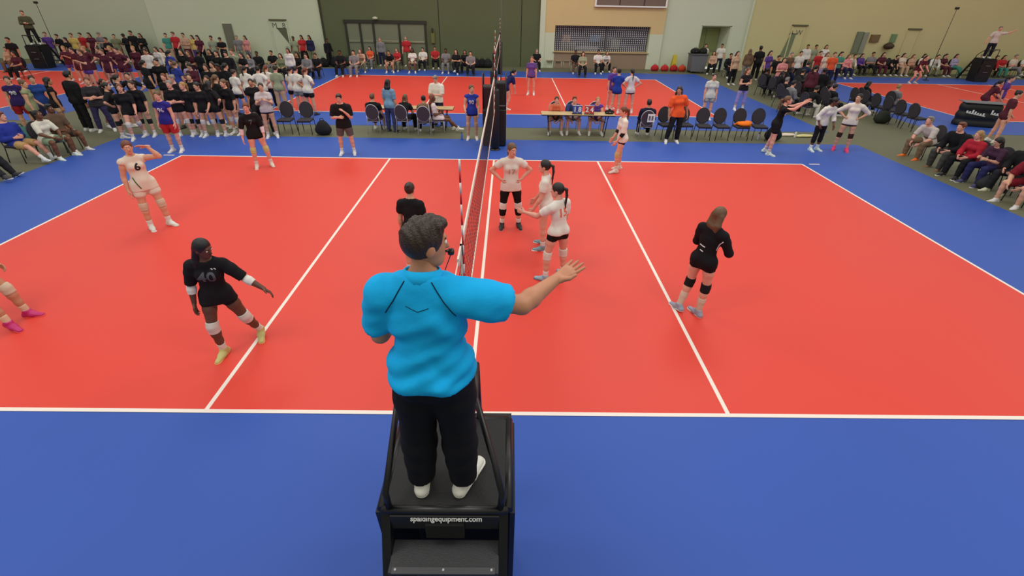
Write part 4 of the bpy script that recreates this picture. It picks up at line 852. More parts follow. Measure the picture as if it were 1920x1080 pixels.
_r, _J = person('player in black jersey striding at the far left attack line', 150, dict(lean=(.06, .08), head=(10, -6), rl=((.08, .12, -1), (.02, -.05, -1)), ll=((.20, .18, -1), (.10, -.05, -1)), ra=((.30, -.05, -1), (.1, .2, -1)), la=((.24, .1, -1), (.0, .4, -1))), feet=(497, 314), H=1.72, hair='bun', hairc='red', skin='pink', shirt=(24, 22, 25), sleeve=1.0, bottom='spandex', botc=BK, armband=(226, 200, 206), armband_u=(1.05, 1.7), kneepad=(200, 190, 120), sock=(222, 212, 206), shoe=(222, 206, 190))
print_on(_r, 'shirt', '7', .16, _J['chest']+_J['tf']*.1, _J['tf'], _J['su'], cloth((90, 90, 94)), 'number', .004)
person('line judge in black shirt and grey shorts with arms folded', 172, dict(POSES['crossed'], la=((.2, .2, -1), (-.55, .5, .75)), head=(0, -10)), feet=(653, 290), H=1.74, sex='m', hair='short', hairc='brown', skin='pink', shirt=(24, 22, 24), sleeve=.85, fit=.026, hem=.14, bottom='longshorts', botc=(92, 84, 82), sock=(226, 216, 206), shoe=(224, 222, 218))
person('player in white with hands on hips and pink shoes at far right', -150, dict(POSES['hips'], head=(25, 0)), feet=(1574, 283), H=1.76, hair='pony', hairc='dark', skin='fair', shirt=WH, sleeve=1.1, bottom='spandex', botc=(70, 46, 40), kneepad=(60, 36, 30), shoe=(228, 50, 110), sole=(240, 100, 90))
person('player in white shirt and black leggings leaning beside the pink shoes', 165, dict(lean=(-.02, .22), head=(-30, -5), ra=((.35, -.3, -.9), (-.1, .5, -.8)), la=((.2, .2, -1), (-.2, .5, -.7))), feet=(1527, 283), H=1.68, hair='pony', hairc='black', skin='brown', shirt=(228, 224, 216), sleeve=1.5, bottom='leggings', botc=(26, 24, 28), sock=(220, 226, 220), shoe=(206, 222, 214))
_r, _J = person('player in black jersey throwing with raised arms by the end line', 120, dict(lean=(.05, .12), head=(0, 12), ra=((.25, .85, .35), (-.1, .7, .75)), la=((.25, .85, .30), (-.1, .8, .6)), rl=((.08, .05, -1), (.02, -.05, -1)), ll=((.08, -.05, -1), (.03, -.25, -1)), rh='open', lh='open'), feet=(1440, 289), H=1.76, hair='pony', hairc='lt', skin='pink', shirt=(20, 18, 22), sleeve=.9, hem=.14, bottom='shorts', botc=(20, 18, 20), sock=(210, 190, 180), shoe=(206, 214, 206))
print_on(_r, 'shirt', 'O', .12, _J['chest']+_J['tr']*.08+_J['tf']*.1, _J['tf']+_J['tr']*.6, _J['su'], cloth((214, 206, 196)), 'chest_logo', .008)
person('coach in orange shirt and black trousers leaning against the team chairs', 185, dict(lean=(.16, -.03), head=(25, -6), la=((.45, -.15, -.9), (.2, .1, -1)), ra=((.25, .05, -1), (.0, .3, -1)), rl=((.22, .25, -1), (.18, .05, -1)), ll=((-.02, .12, -1), (.0, -.08, -1))), feet=(1258, 268), H=1.78, hair='long', hairc='brown', skin='tan', shirt=(236, 92, 44), sleeve=.9, fit=.028, hem=.12, bottom='pants', botc=(24, 22, 26), shoe=(228, 222, 216))
_r, _J = person('player in blue jersey 90 standing left of the padded stand', 178, dict(ra=((.2, .15, -1), (-.1, .8, -.4)), la=((.2, .1, -1), (.0, .5, -.8)), head=(-25, 0)), feet=(886, 262), H=1.72, hair='bun', hairc='lt', skin='fair', shirt=(44, 62, 160), sleeve=.06, bottom='spandex', botc=(24, 22, 44), shoe=(226, 216, 206), kneepad=(206, 160, 130))
print_on(_r, 'shirt', '90', .17, _J['chest']+_J['tf']*.1-_J['su']*.03, _J['tf'], _J['su'], cloth((224, 220, 226)), 'number', .005)
# ------------------------------------------------------------------ scorers and bench
def seated(label, x, y, yaw, pose='sit', clabel=None, style='maroon', group='chairs of seated officials and coaches', z=0, **k):
    a = math.radians(yaw); chair(x, y, yaw, clabel or 'chair', group, style)
    return person(label, yaw, pose, xy=(x-.03*math.sin(a), y-.03*math.cos(a)), **k)
seated('scorer in orange top behind the left end of the table', 2.02, 12.22, 180, 'sitlean', 'banquet chair of the scorer in orange', hair='pony', hairc='brown', skin='pink', shirt=(222, 112, 80), bottom='shorts', botc=(60, 66, 40))
seated('scorer in blue and white top in the middle of the table', 2.62, 12.28, 178, 'sitlean', 'banquet chair of the scorer in blue and white', sex='m', hair='short', hairc='red', skin='pink', shirt=(50, 66, 120), bottom='shorts', botc=(196, 170, 170), sleeve=.9)
seated('scorer in purple jersey at the right end of the table', 3.42, 12.25, 182, 'sitlean', 'banquet chair of the scorer in purple', hair='bun', hairc='blond', skin='pink', shirt=(92, 60, 160), sleeve=.1, bottom='spandex', botc=(40, 40, 110))
seated('person in black top, first on the left of the row facing the rear court', -4.1, 11.75, 2, 'sit', 'banquet chair under the leftmost person facing away', hair='short', hairc='lt', sex='m', skin='fair', shirt=(26, 24, 27), bottom='shorts', botc=(60, 60, 110))
person('person with long dark hair in pale blue shirt standing at the rear table', 20, 'stand', feet=(738, 247), H=1.72, hair='long', hairc='black', skin='fair', shirt=(112, 150, 176), sleeve=.9, bottom='pants', botc=(58, 62, 104), shoe=(40, 40, 44))
seated('person in black shirt with brown hair, second in the row facing away', -3.12, 11.78, 12, 'sitlean', 'banquet chair under the brown haired person facing away', hair='long', hairc='lt', skin='fair', shirt=(28, 28, 32), bottom='pants', botc=(24, 24, 26))
seated('person in brown top with dark bun, third in the row facing away', -2.42, 11.62, -5, 'sitlean', 'banquet chair under the person with the dark bun', hair='bun', hairc='dark', skin='tan', shirt=(120, 96, 76), bottom='pants', botc=(28, 26, 28))
seated('person in pale pink shirt sitting sideways with legs stretched right', -2.02, 11.85, 78, 'sitext', 'banquet chair under the person in pale pink', hair='long', hairc='red', skin='brown', shirt=(216, 196, 196), sleeve=.8, bottom='shorts', botc=(222, 200, 206), shoe=(226, 220, 206))
person('grey haired official in white polo standing behind the rear table', -160, 'phone', feet=(822, 236), H=1.74, sex='m', hair='short', hairc='grey', skin='pink', shirt=(224, 220, 206), sleeve=.9, fit=.026, bottom='pants', botc=(30, 34, 60), shoe=(30, 30, 34))
seated('coach in dark jacket seated left of the orange shirted coach', 5.0, 11.5, 8, 'sit', 'banquet chair with a white paper hung on its back', sex='m', hair='short', hairc='dark', skin='tan', shirt=(30, 28, 54), sleeve=1.9, bottom='pants', botc=(24, 24, 30))
_pp = MB().box((4.93, 11.165, .62), (5.17, 11.18, .88), .003).build('paper_sheet', M['white']); tag(_pp, 'white printed sheet hung on the back of a chair', 'paper')
for k in range(2): MB().box((4.965+k*.09, 11.16, .68), (5.025+k*.09, 11.165, .82)).build('bold_digit', M['grey'], _pp)
for k, (xx, yy) in enumerate(((6.35, 11.62), (6.95, 11.5), (7.55, 11.5), (8.22, 11.52), (8.85, 11.55))):
    chair(xx, yy, 180+(-4, 3, -2, 0, 5)[k], ('empty banquet chair right beside the orange shirted coach', 'empty banquet chair, second right of the orange shirted coach', 'empty banquet chair in the middle of the row by the coach', 'banquet chair holding the bright orange jacket', 'empty banquet chair at the right end beside the backpack')[k], 'row of empty team chairs', 'dark')
chair(5.72, 11.6, 170, 'banquet chair half hidden behind the orange shirted coach', 'row of empty team chairs', 'dark')
for k, xx in enumerate((-7.0, -6.35)): chair(xx, 11.5, 176, ('empty dark chair, left of two by the black team', 'empty dark chair next to the black backpack')[k], 'two empty chairs by the black team', 'dark')
# ------------------------------------------------------------------ players of the rear court
for lb, yaw, po, ft, kw in (
    ('player in purple jersey standing right of the net on the rear court', 190, 'stand', (995, 178), dict(shirt=(104, 76, 150), hair='pony', hairc='lt', skin='pink', bottom='spandex', botc=(40, 40, 90))),
    ('player in purple jersey on the rear court beside the blue jersey', 150, 'stand2', (1143, 205), dict(shirt=(96, 60, 150), hair='pony', hairc='brown', skin='pink', bottom='spandex', botc=(50, 50, 110))),
    ('player in royal blue jersey between the purple and white jerseys', 20, 'clap', (1152, 212), dict(shirt=(34, 60, 150), hair='bun', hairc='dark', skin='fair', bottom='spandex', botc=(30, 40, 96))),
    ('player in white jersey with dark braid on the rear court', -10, 'hips', (1175, 212), dict(shirt=(220, 206, 206), hair='braid', hairc='dark', skin='pink', bottom='spandex', botc=(24, 22, 24))),
    ('player in white jersey walking behind the empty team chairs', 185, 'stand', (1322, 224), dict(shirt=(206, 204, 200), hair='bun', hairc='brown', skin='pink', bottom='shorts', botc=(160, 160, 160))),
    ('person in black top with pale sleeves and lilac leggings', 175, 'crossed', (1385, 207), dict(shirt=(34, 30, 32), hair='long', hairc='red', skin='fair', bottom='leggings', botc=(150, 140, 200), sleeve=.3))):
    person(lb, yaw, po, feet=ft, H=1.72, sock=(220, 214, 206), **kw)
person('player in navy bending beside the top of the padded stand', 60, 'bend', feet=(948, 205), H=1.74, hair='pony', hairc='black', skin='pink', shirt=(30, 34, 84), sleeve=.8, bottom='spandex', botc=(24, 24, 40))
# ------------------------------------------------------------------ spectators and teams around the courts
CN = dict(black=(26, 25, 28), white=(224, 218, 208), red=(186, 44, 48), maroon=(84, 34, 48), purple=(92, 62, 140), blue=(46, 62, 150), grey=(128, 126, 128), tan=(196, 160, 132), orange=(226, 92, 52), olive=(120, 124, 92), navy=(36, 38, 70), pink=(216, 140, 140), yellow=(206, 178, 96), teal=(70, 140, 124), lilac=(170, 160, 190), gold=(190, 150, 90), brown=(110, 86, 66), sage=(150, 156, 128), cream=(222, 206, 184))
PT = dict(stand='standing', stand2='standing', hips='hands on hips', crossed='arms folded', phone='looking at phone', walk='walking', up='arms raised', clap='clapping', ready='crouching', bend='bending down', sit='sitting', sitlean='sitting bent forward', sitext='sitting legs stretched', sitcross='sitting legs crossed', sitphone='sitting with phone', ground='sitting on the floor')
HN = dict(pony='ponytail', long='long hair', short='short hair', bun='hair bun', braid='braid', bald='bald head')
CROWD = []
GARM = dict(pants='trousers', shorts='shorts', leggings='leggings', spandex='shorts', longshorts='shorts')
def crowd(place, rows, style='dark', lvl='far'):
    """rows: head x, head y, pose, facing, shirt, bottoms, hair, hair colour, skin, [height]"""
    for r in rows:
        px, py, pose, yaw, sh, bt, hr, hc, sk = r[:9]; H = r[9] if len(r) > 9 else (1.70+.03*((px*7+py*3) % 5-2)); bname, bcol = bt
        sex = 'm' if hr == 'short' else 'f'; sleeve = 1.9 if (px+py) % 4 == 0 and bname == 'pants' else .7
        o, J = person('person', yaw, pose, head=(px, py), H=H, sex=sex, hair=hr, hairc=hc, skin=sk, shirt=CN[sh], botc=CN[bcol], bottom=bname, sleeve=sleeve, lvl=lvl, shoe=(218, 214, 208) if (px+py) % 3 else (50, 50, 54))
        CROWD.append(dict(o=o, place=place, sh=sh, bot='%s %s' % (bcol, GARM[bname]), pose=pose, yaw=yaw, hair='%s %s' % (dict(lt='light brown', grey='grey', red='reddish').get(hc, hc), HN[hr]), px=px, style=style, seat=pose.startswith('sit')))
def settle():
    """stand the crowd on the floor in front of the wall without stepping on each other, give chairs and labels"""
    mov = [c['o'] for c in CROWD]; fix = [o for o in bpy.data.objects if o.parent is None and o.name.startswith(('person', 'referee_stand', 'camera_mast', 'net_post')) and o not in set(mov)]
    A = np.array([o.location[:2] for o in mov]); R_ = np.array([.36 if c['seat'] else .25 for c in CROWD]); Fx = np.array([o.location[:2] for o in fix]); over = A[:, 1] > 27.3
    d = A-CAM[None, :2]; t = (27.3-CAM[1])/d[:, 1]; A[over] = CAM[:2]+(d*t[:, None])[over]
    for _ in range(60):
        D = A[:, None]-A[None]; L = np.sqrt((D**2).sum(-1))+1e-6; need = (R_[:, None]+R_[None])*1.02-L; np.fill_diagonal(need, 0); need = np.clip(need, 0, None)
        A = A+(D/L[..., None]*need[..., None]*.35).sum(1)
        D = A[:, None]-Fx[None]; L = np.sqrt((D**2).sum(-1))+1e-6; need = np.clip(R_[:, None]+.26-L, 0, None); A = A+(D/L[..., None]*need[..., None]*.6).sum(1)
        A[:, 1] = np.minimum(A[:, 1], np.where([c['seat'] for c in CROWD], 27.1, 27.45))
    for c, (x, y) in zip(CROWD, A):
        o = c['o']; o.location.x = x; o.location.y = y; c['base'] = 'person in %s top and %s, %s' % (c['sh'], c['bot'], PT[c['pose']])
    from collections import Counter
    def key(c): return c['base']+', '+c['place']
    cnt = Counter(key(c) for c in CROWD)
    for c in CROWD:
        if cnt[key(c)] > 1: c['base'] = 'person with %s in %s top, %s' % (c['hair'], c['sh'], PT[c['pose']])
    
    for c in CROWD:
        if len(key(c).split()) > 13: c['base'] = c['base'].replace(', '+PT[c['pose']], '')
    cnt = Counter(key(c) for c in CROWD); seen = Counter(); ORD = ('leftmost', 'second from left', 'third from left', 'fourth from left', 'fifth from left', 'sixth from left', 'seventh from left', 'eighth from left', 'ninth from left')
    for c in sorted(CROWD, key=lambda c: c['px']):
        k = key(c); lab = k
        if cnt[k] > 1: lab = k+', '+(('left one', 'right one') if cnt[k] == 2 else ORD)[seen[k]]; seen[k] += 1
        
        c['o']['label'] = lab
    seats = [c for c in CROWD if c['seat']]; cc = Counter((c['sh'], c['place']) for c in seats); seen = Counter()
    for c in sorted(seats, key=lambda c: c['px']):
        o = c['o']; a = math.radians(c['yaw']); k = (c['sh'], c['place']); lab = 'dark chair under %s top sitter %s' % k
        if cc[k] > 1: lab += ', '+(('left one', 'right one') if cc[k] == 2 else ORD)[seen[k]]; seen[k] += 1
        chair(o.location.x+.03*math.sin(a), o.location.y+.03*math.cos(a), c['yaw'], lab, 'chairs ' + c['place'], c['style'])
P_, S_, L_, X_, K_ = (lambda c: ('pants', c)), (lambda c: ('shorts', c)), (lambda c: ('leggings', c)), (lambda c: ('spandex', c)), (lambda c: ('longshorts', c))
# along the far wall behind the left court
crowd('at far left wall', [
    (8, 88, 'sit', 170, 'tan', P_('brown'), 'long', 'brown', 'fair'), (22, 96, 'sit', 180, 'maroon', P_('black'), 'long', 'dark', 'tan'), (12, 70, 'stand', 175, 'black', P_('black'), 'short', 'dark', 'tan'),
    (82, 60, 'stand', 160, 'purple', P_('grey'), 'short', 'lt', 'fair'), (104, 64, 'crossed', 190, 'black', P_('black'), 'short', 'dark', 'fair'), (120, 70, 'stand2', 200, 'black', P_('black'), 'long', 'black', 'fair'),
    (131, 62, 'stand', 175, 'yellow', P_('navy'), 'short', 'lt', 'fair'), (147, 59, 'stand', 185, 'red', P_('olive'), 'short', 'brown', 'fair'), (165, 61, 'stand2', 170, 'maroon', P_('maroon'), 'long', 'brown', 'fair'), (181, 57, 'phone', 180, 'grey', P_('black'), 'short', 'grey', 'pink'), (196, 70, 'crossed', 190, 'black', P_('black'), 'short', 'dark', 'tan'),
    (214, 64, 'stand', 150, 'olive', P_('navy'), 'short', 'dark', 'fair'), (226, 58, 'phone', 200, 'black', P_('black'), 'short', 'black', 'brown'), (243, 50, 'stand', 180, 'black', P_('black'), 'short', 'dark', 'tan', 1.84), (256, 60, 'crossed', 170, 'black', P_('black'), 'long', 'black', 'tan'),
    (309, 60, 'stand', 160, 'teal', P_('tan'), 'short', 'brown', 'fair'), (320, 55, 'stand2', 185, 'red', P_('black'), 'short', 'lt', 'pink', 1.82), (343, 56, 'crossed', 180, 'tan', P_('maroon'), 'short', 'dark', 'fair'), (354, 64, 'stand', 190, 'yellow', P_('purple'), 'long', 'dark', 'fair'), (368, 66, 'stand2', 175, 'maroon', P_('black'), 'long', 'black', 'fair'),
    (394, 67, 'stand', 180, 'sage', P_('black'), 'short', 'black', 'tan'), (411, 70, 'phone', 185, 'black', P_('black'), 'short', 'dark', 'tan'), (442, 64, 'stand', 170, 'grey', P_('sage'), 'short', 'grey', 'fair'), (456, 63, 'stand', 195, 'pink', P_('grey'), 'long', 'dark', 'fair'),
    (548, 55, 'stand', 180, 'sage', P_('olive'), 'short', 'black', 'brown'), (560, 58, 'stand2', 170, 'red', P_('black'), 'long', 'black', 'tan'), (578, 66, 'stand', 190, 'navy', P_('olive'), 'long', 'black', 'tan'), (612, 72, 'stand2', 120, 'black', P_('black'), 'short', 'black', 'brown')])
crowd('in maroon far left row', [(x, 86+(i % 3)*3, ('clap', 'stand', 'clap', 'hips')[i % 4], 180+(i*37 % 40)-20, 'maroon', S_('maroon') if i % 2 else S_('purple'), ('pony', 'bun')[i % 2], ('blond', 'brown', 'lt')[i % 3], ('fair', 'pink')[i % 2]) for i, x in enumerate((116, 132, 146, 160, 174, 188, 202, 216, 232, 248, 262))])
crowd('in thick left crowd', [
    (270, 92, 'stand', 170, 'white', P_('black'), 'short', 'dark', 'tan'), (288, 88, 'stand', 190, 'white', P_('black'), 'long', 'brown', 'fair'), (300, 90, 'sit', 180, 'cream', P_('black'), 'long', 'brown', 'fair'), (318, 94, 'stand2', 10, 'blue', P_('navy'), 'pony', 'dark', 'fair'), (334, 92, 'stand', 175, 'black', P_('maroon'), 'long', 'dark', 'fair'), (350, 95, 'crossed', 185, 'maroon', P_('tan'), 'long', 'lt', 'fair'),
    (372, 94, 'stand', 20, 'black', P_('black'), 'short', 'black', 'brown'), (388, 92, 'stand', 170, 'black', P_('black'), 'long', 'black', 'tan'), (404, 95, 'hips', 180, 'black', P_('black'), 'pony', 'dark', 'fair'), (420, 96, 'stand2', 160, 'black', P_('grey'), 'short', 'dark', 'fair'), (434, 92, 'stand', 180, 'sage', P_('sage'), 'short', 'lt', 'pink'), (448, 98, 'crossed', 200, 'black', P_('black'), 'long', 'dark', 'fair'), (464, 100, 'sit', 180, 'grey', P_('black'), 'long', 'dark', 'fair'),
    (484, 96, 'sit', 175, 'black', P_('black'), 'short', 'black', 'brown'), (503, 95, 'sit', 185, 'black', P_('grey'), 'short', 'dark', 'tan'), (524, 100, 'sit', 170, 'olive', P_('black'), 'long', 'dark', 'fair'), (538, 90, 'stand', 180, 'white', P_('purple'), 'long', 'dark', 'tan'), (555, 98, 'sit', 180, 'black', P_('black'), 'long', 'black', 'tan'), (572, 100, 'sit', 185, 'grey', P_('black'), 'short', 'dark', 'fair'), (590, 100, 'sit', 175, 'black', P_('black'), 'short', 'black', 'tan'),
    (276, 112, 'stand', 30, 'black', S_('black'), 'pony', 'dark', 'fair'), (292, 110, 'stand2', 160, 'black', S_('black'), 'bun', 'dark', 'fair'), (308, 112, 'stand', 200, 'black', S_('black'), 'pony', 'brown', 'fair'), (330, 114, 'stand', 15, 'blue', S_('blue'), 'pony', 'lt', 'fair'), (346, 116, 'crossed', 170, 'lilac', P_('navy'), 'long', 'brown', 'fair'), (362, 118, 'phone', 185, 'maroon', P_('black'), 'long', 'dark', 'fair'), (378, 120, 'stand', 175, 'black', P_('black'), 'long', 'brown', 'fair'), (392, 116, 'stand', 190, 'tan', P_('tan'), 'long', 'brown', 'fair'), (406, 120, 'stand2', 170, 'black', P_('black'), 'short', 'black', 'brown'), (420, 118, 'stand', 30, 'black', P_('black'), 'pony', 'dark', 'fair')])
crowd('in white jersey team left', [(x, y, p, w, 'white' if i not in (4,) else 'sage', b, 'pony' if i % 2 else 'bun', ('brown', 'dark', 'dark', 'red')[i % 4], ('pink', 'fair')[i % 2]) for i, (x, y, p, w, b) in enumerate(((440, 130, 'stand2', 20, S_('black')), (455, 124, 'stand', 10, S_('black')), (480, 124, 'hips', -5, S_('navy')), (497, 122, 'stand', 5, P_('black')), (521, 122, 'stand', 0, P_('tan')), (536, 126, 'stand2', 10, S_('black')), (553, 124, 'stand', 15, S_('grey')), (570, 126, 'hips', 20, S_('black'))))])
crowd('behind the black team', [(x, y, p, w, 'black', S_('black'), h, hc, sk) for x, y, p, w, h, hc, sk in ((216, 140, 'stand', 40, 'pony', 'dark', 'fair'), (236, 136, 'hips', 160, 'bun', 'dark', 'fair'), (304, 138, 'stand', 170, 'pony', 'red', 'pink'), (322, 140, 'stand2', 190, 'bun', 'grey', 'pink'), (352, 138, 'stand', 150, 'pony', 'brown', 'fair'), (382, 142, 'crossed', 180, 'long', 'brown', 'fair'), (402, 140, 'stand', 20, 'pony', 'lt', 'fair'), (468, 148, 'stand', 160, 'pony', 'dark', 'tan'))])
BT = 'standing with the black team beside the left corner'
for i, (ft, yaw, po, hr, hc, sk, ex) in enumerate((
    ((238, 257), 60, 'hips', 'pony', 'dark', 'fair', 'first of the black team row, hands on hips'), ((262, 259), 150, 'walk', 'pony', 'red', 'pink', 'player with reddish ponytail stepping out of the black team row'), ((282, 256), 175, 'stand', 'pony', 'brown', 'fair', 'player in black half hidden left of the blue jersey'),
    ((350, 256), 165, 'crossed', 'bun', 'grey', 'pink', 'player in black with folded arms right of the blue jersey'), ((372, 255), 190, 'stand', 'pony', 'blond', 'pink', 'fair haired player in black standing upright in the team row'), ((398, 256), 172, 'stand2', 'pony', 'dark', 'fair', 'dark haired player in black near the middle of the team row'), ((420, 254), 15, 'hips', 'long', 'dark', 'fair', 'player in black with long dark hair turned away'), ((445, 252), 200, 'stand', 'pony', 'lt', 'fair', 'player in black just behind the striding player'))):
    person(ex, yaw, po, feet=ft, H=1.68+.02*(i % 4), hair=hr, hairc=hc, skin=sk, shirt=(25, 24, 27), sleeve=.9, bottom='spandex', botc=(22, 21, 24), kneepad=(214, 206, 196) if i % 2 else (30, 30, 32), sock=(220, 214, 206), shoe=(216, 214, 210), group=None)
_r, _J = person('player in blue jersey 96 and red shorts leaving the team row', 178, dict(lean=(0, .04), head=(-10, -4)), feet=(332, 285), H=1.72, hair='bun', hairc='lt', skin='pink', shirt=(46, 40, 130), sleeve=.3, bottom='longshorts', botc=(190, 40, 40), sock=(226, 216, 206), shoe=(220, 214, 210))
print_on(_r, 'shirt', '96', .16, _J['chest']+_J['tf']*.1-_J['su']*.02, _J['tf'], _J['su'], cloth((224, 220, 226)), 'number', .005)
for lb, ft, yaw, po, kw in (
    ('coach in black shirt sitting between the black team and empty chairs', None, 150, 'sitlean', dict(xy=(-7.75, 11.55), hair='short', sex='m', hairc='dark', skin='tan', shirt=(28, 27, 30), bottom='pants', botc=(30, 29, 32))),
    ('player in black shorts standing with one hand up beside empty chairs', (512, 258), 160, 'clap', dict(hair='pony', hairc='brown', skin='fair', shirt=(196, 186, 186), bottom='spandex', botc=(34, 24, 30), sock=(226, 206, 200), shoe=(220, 210, 206)))):
    person(lb, yaw, po, feet=ft, H=1.7, **kw)
chair(-7.75, 11.55, 150, 'dark chair under the coach beside the black team', 'two empty chairs by the black team', 'dark')
# left foreground: standing people and seated spectators
for lb, hd, yaw, po, kw in (
    ('player in purple jersey 98 and red shorts at the left edge', (10, 143), 150, 'stand', dict(hair='pony', hairc='brown', skin='fair', shirt=(48, 34, 92), sleeve=.3, bottom='longshorts', botc=(150, 30, 36))),
    ('person in pale green tank top and black trousers at left', (40, 150), 60, 'stand2', dict(hair='bun', hairc='lt', skin='fair', shirt=(140, 148, 112), sleeve=.1, bottom='pants', botc=(30, 30, 30))),
    ('person with blue top walking behind the tank top', (56, 142), 130, 'walk', dict(hair='pony', hairc='dark', skin='fair', shirt=(40, 70, 140), bottom='pants', botc=(40, 36, 70))),
    ('person in black top and tan shorts with long black hair at left', (86, 145), 40, 'stand', dict(hair='long', hairc='black', skin='tan', shirt=(28, 27, 30), sleeve=.2, bottom='shorts', botc=(190, 160, 130))),
    ('tall person in black hoodie standing behind the seated spectators', (124, 134), 20, 'stand', dict(hair='short', sex='m', hairc='black', skin='tan', shirt=(24, 24, 26), sleeve=1.9, bottom='pants', botc=(26, 26, 28), H=1.88, fit=.035)),
    ('person in charcoal top beside the tall black hoodie', (160, 145), 150, 'crossed', dict(hair='pony', hairc='red', skin='pink', shirt=(52, 50, 54), sleeve=.8, bottom='pants', botc=(56, 52, 90))),
    ('player in black bending forward left of the black team', (190, 148), 100, 'ready', dict(hair='pony', hairc='dark', skin='tan', shirt=(28, 26, 30), bottom='spandex', botc=(24, 24, 26), kneepad=(220, 214, 206), sock=(220, 214, 206)))):
    kw = dict(kw); kw.setdefault('H', 1.72); o, J = person(lb, yaw, po, head=hd, **kw)
    if 'jersey 98' in lb: print_on(o, 'shirt', '98', .16, J['chest']+J['tf']*.1-J['su']*.02, J['tf'], J['su'], cloth((224, 220, 226)), 'number', .005)
def spectator(label, ft, yaw, pose, clabel, group, **k):
    o, J = person(label, yaw, pose, feet=ft, **k); a = math.radians(yaw); chair(o.location.x+.03*math.sin(a), o.location.y+.03*math.cos(a), yaw, clabel, group, 'dark'); return o, J
LG, RG = 'chairs of the left courtside spectators', 'chairs of the right courtside spectators'
spectator('spectator in blue hoodie with legs stretched toward the court', (97, 303), 95, dict(POSES['sitext'], head=(-20, 0)), 'dark chair under the blue hoodie spectator', LG, sex='m', hair='short', hairc='red', skin='pink', H=1.78, shirt=(40, 56, 150), sleeve=1.9, bottom='longshorts', botc=(186, 150, 100), sock=(226, 222, 216), shoe=(214, 218, 222))
spectator('spectator in white shirt and green shorts seated at left courtside', (132, 296), 98, dict(POSES['sitlean'], lean=(0, .12)), 'dark chair under the white shirted spectator', LG, hair='bun', hairc='black', skin='brown', H=1.72, shirt=(216, 214, 196), sleeve=.9, bottom='longshorts', botc=(130, 150, 120), shoe=(214, 224, 214))
spectator('spectator in brown clothes farthest back in the left courtside row', (158, 284), 100, 'sit', 'dark chair at the back end of the left courtside row', LG, sex='m', hair='short', hairc='black', skin='brown', H=1.76, shirt=(96, 76, 60), sleeve=.9, bottom='longshorts', botc=(92, 74, 58), shoe=(220, 216, 210))
spectator('spectator in dark clothes at the lower left frame edge', (26, 336), 92, 'sitext', 'dark chair at the lower left frame edge', LG, sex='m', hair='short', hairc='dark', skin='fair', H=1.78, shirt=(40, 40, 60), sleeve=1.9, bottom='pants', botc=(34, 34, 38), shoe=(60, 60, 64))
for i, (x, y) in enumerate(((-13.6, 8.5), (-13.75, 10.2))): soft_bag('backpack', x-.75, y, 0, .2, .17, .46, ((40, 40, 44), (70, 110, 104))[i], ('dark backpack on the floor behind the blue hoodie spectator', 'teal backpack on the floor behind the left courtside row')[i], 'backpack')
# right courtside row
spectator('spectator with tan trousers and orange shoes farthest back at right', (1702, 296), -98, dict(POSES['sitlean'], lean=(0, .55)), 'dark chair at the back end of the right courtside row', RG, sex='m', hair='short', hairc='grey', skin='pink', H=1.76, shirt=(196, 186, 180), sleeve=.9, bottom='pants', botc=(120, 98, 76), shoe=(226, 110, 40))
spectator('spectator in black jacket with grey trousers in the right row', (1745, 317), -100, dict(POSES['sit'], lean=(0, .22), rl=((.16, 1, -.04), (.02, -.1, -1))), 'dark chair under the black jacket spectator', RG, sex='m', hair='short', hairc='red', skin='pink', H=1.82, shirt=(20, 20, 23), sleeve=1.9, fit=.03, bottom='pants', botc=(66, 66, 62), shoe=(120, 90, 66))
spectator('spectator with blond hair in red long sleeved top, right courtside row', (1775, 333), -104, dict(POSES['sit'], lean=(0, .15), head=(15, -5)), 'dark chair under the blond spectator in red', RG, hair='long', hairc='blond', skin='pink', H=1.68, shirt=(170, 34, 50), sleeve=1.9, fit=.024, bottom='pants', botc=(24, 23, 26), shoe=(40, 40, 44))
spectator('spectator in plum top and blue trousers, right courtside row', (1812, 346), -98, dict(POSES['sitphone'], lean=(0, .3)), 'dark chair under the plum top spectator', RG, hair='long', hairc='dark', skin='fair', H=1.7, shirt=(66, 40, 60), sleeve=.9, bottom='pants', botc=(40, 40, 84), shoe=(70, 70, 110))
spectator('spectator in black hoodie beside the dark red shirt, right courtside row', (1858, 362), -100, dict(POSES['sit'], lean=(0, .12), head=(30, 5)), 'dark chair under the black hoodie spectator at right', RG, sex='m', hair='short', hairc='blond', skin='pink', H=1.76, shirt=(24, 24, 26), sleeve=1.9, fit=.028, bottom='pants', botc=(34, 34, 38), shoe=(206, 206, 176))
spectator('spectator in dark red shirt with bare legs at right frame edge', (1880, 384), -100, 'sitlean', 'dark chair at the right frame edge', RG, sex='m', hair='short', hairc='brown', skin='fair', H=1.8, shirt=(122, 24, 36), sleeve=.9, fit=.028, bottom='longshorts', botc=(118, 22, 34), shoe=(210, 206, 206))
chair(14.1, 7.55, -95, 'empty dark chair behind the black hoodie spectator at right', RG, 'dark'); chair(14.25, 6.75, -92, 'empty dark chair behind the dark red shirt spectator', RG, 'dark')
_w = G(1835, 353); soft_bag('backpack', _w[0]+.1, _w[1], 0, .14, .13, .38, (44, 46, 48), 'dark backpack between the feet of the right courtside row', 'backpack')
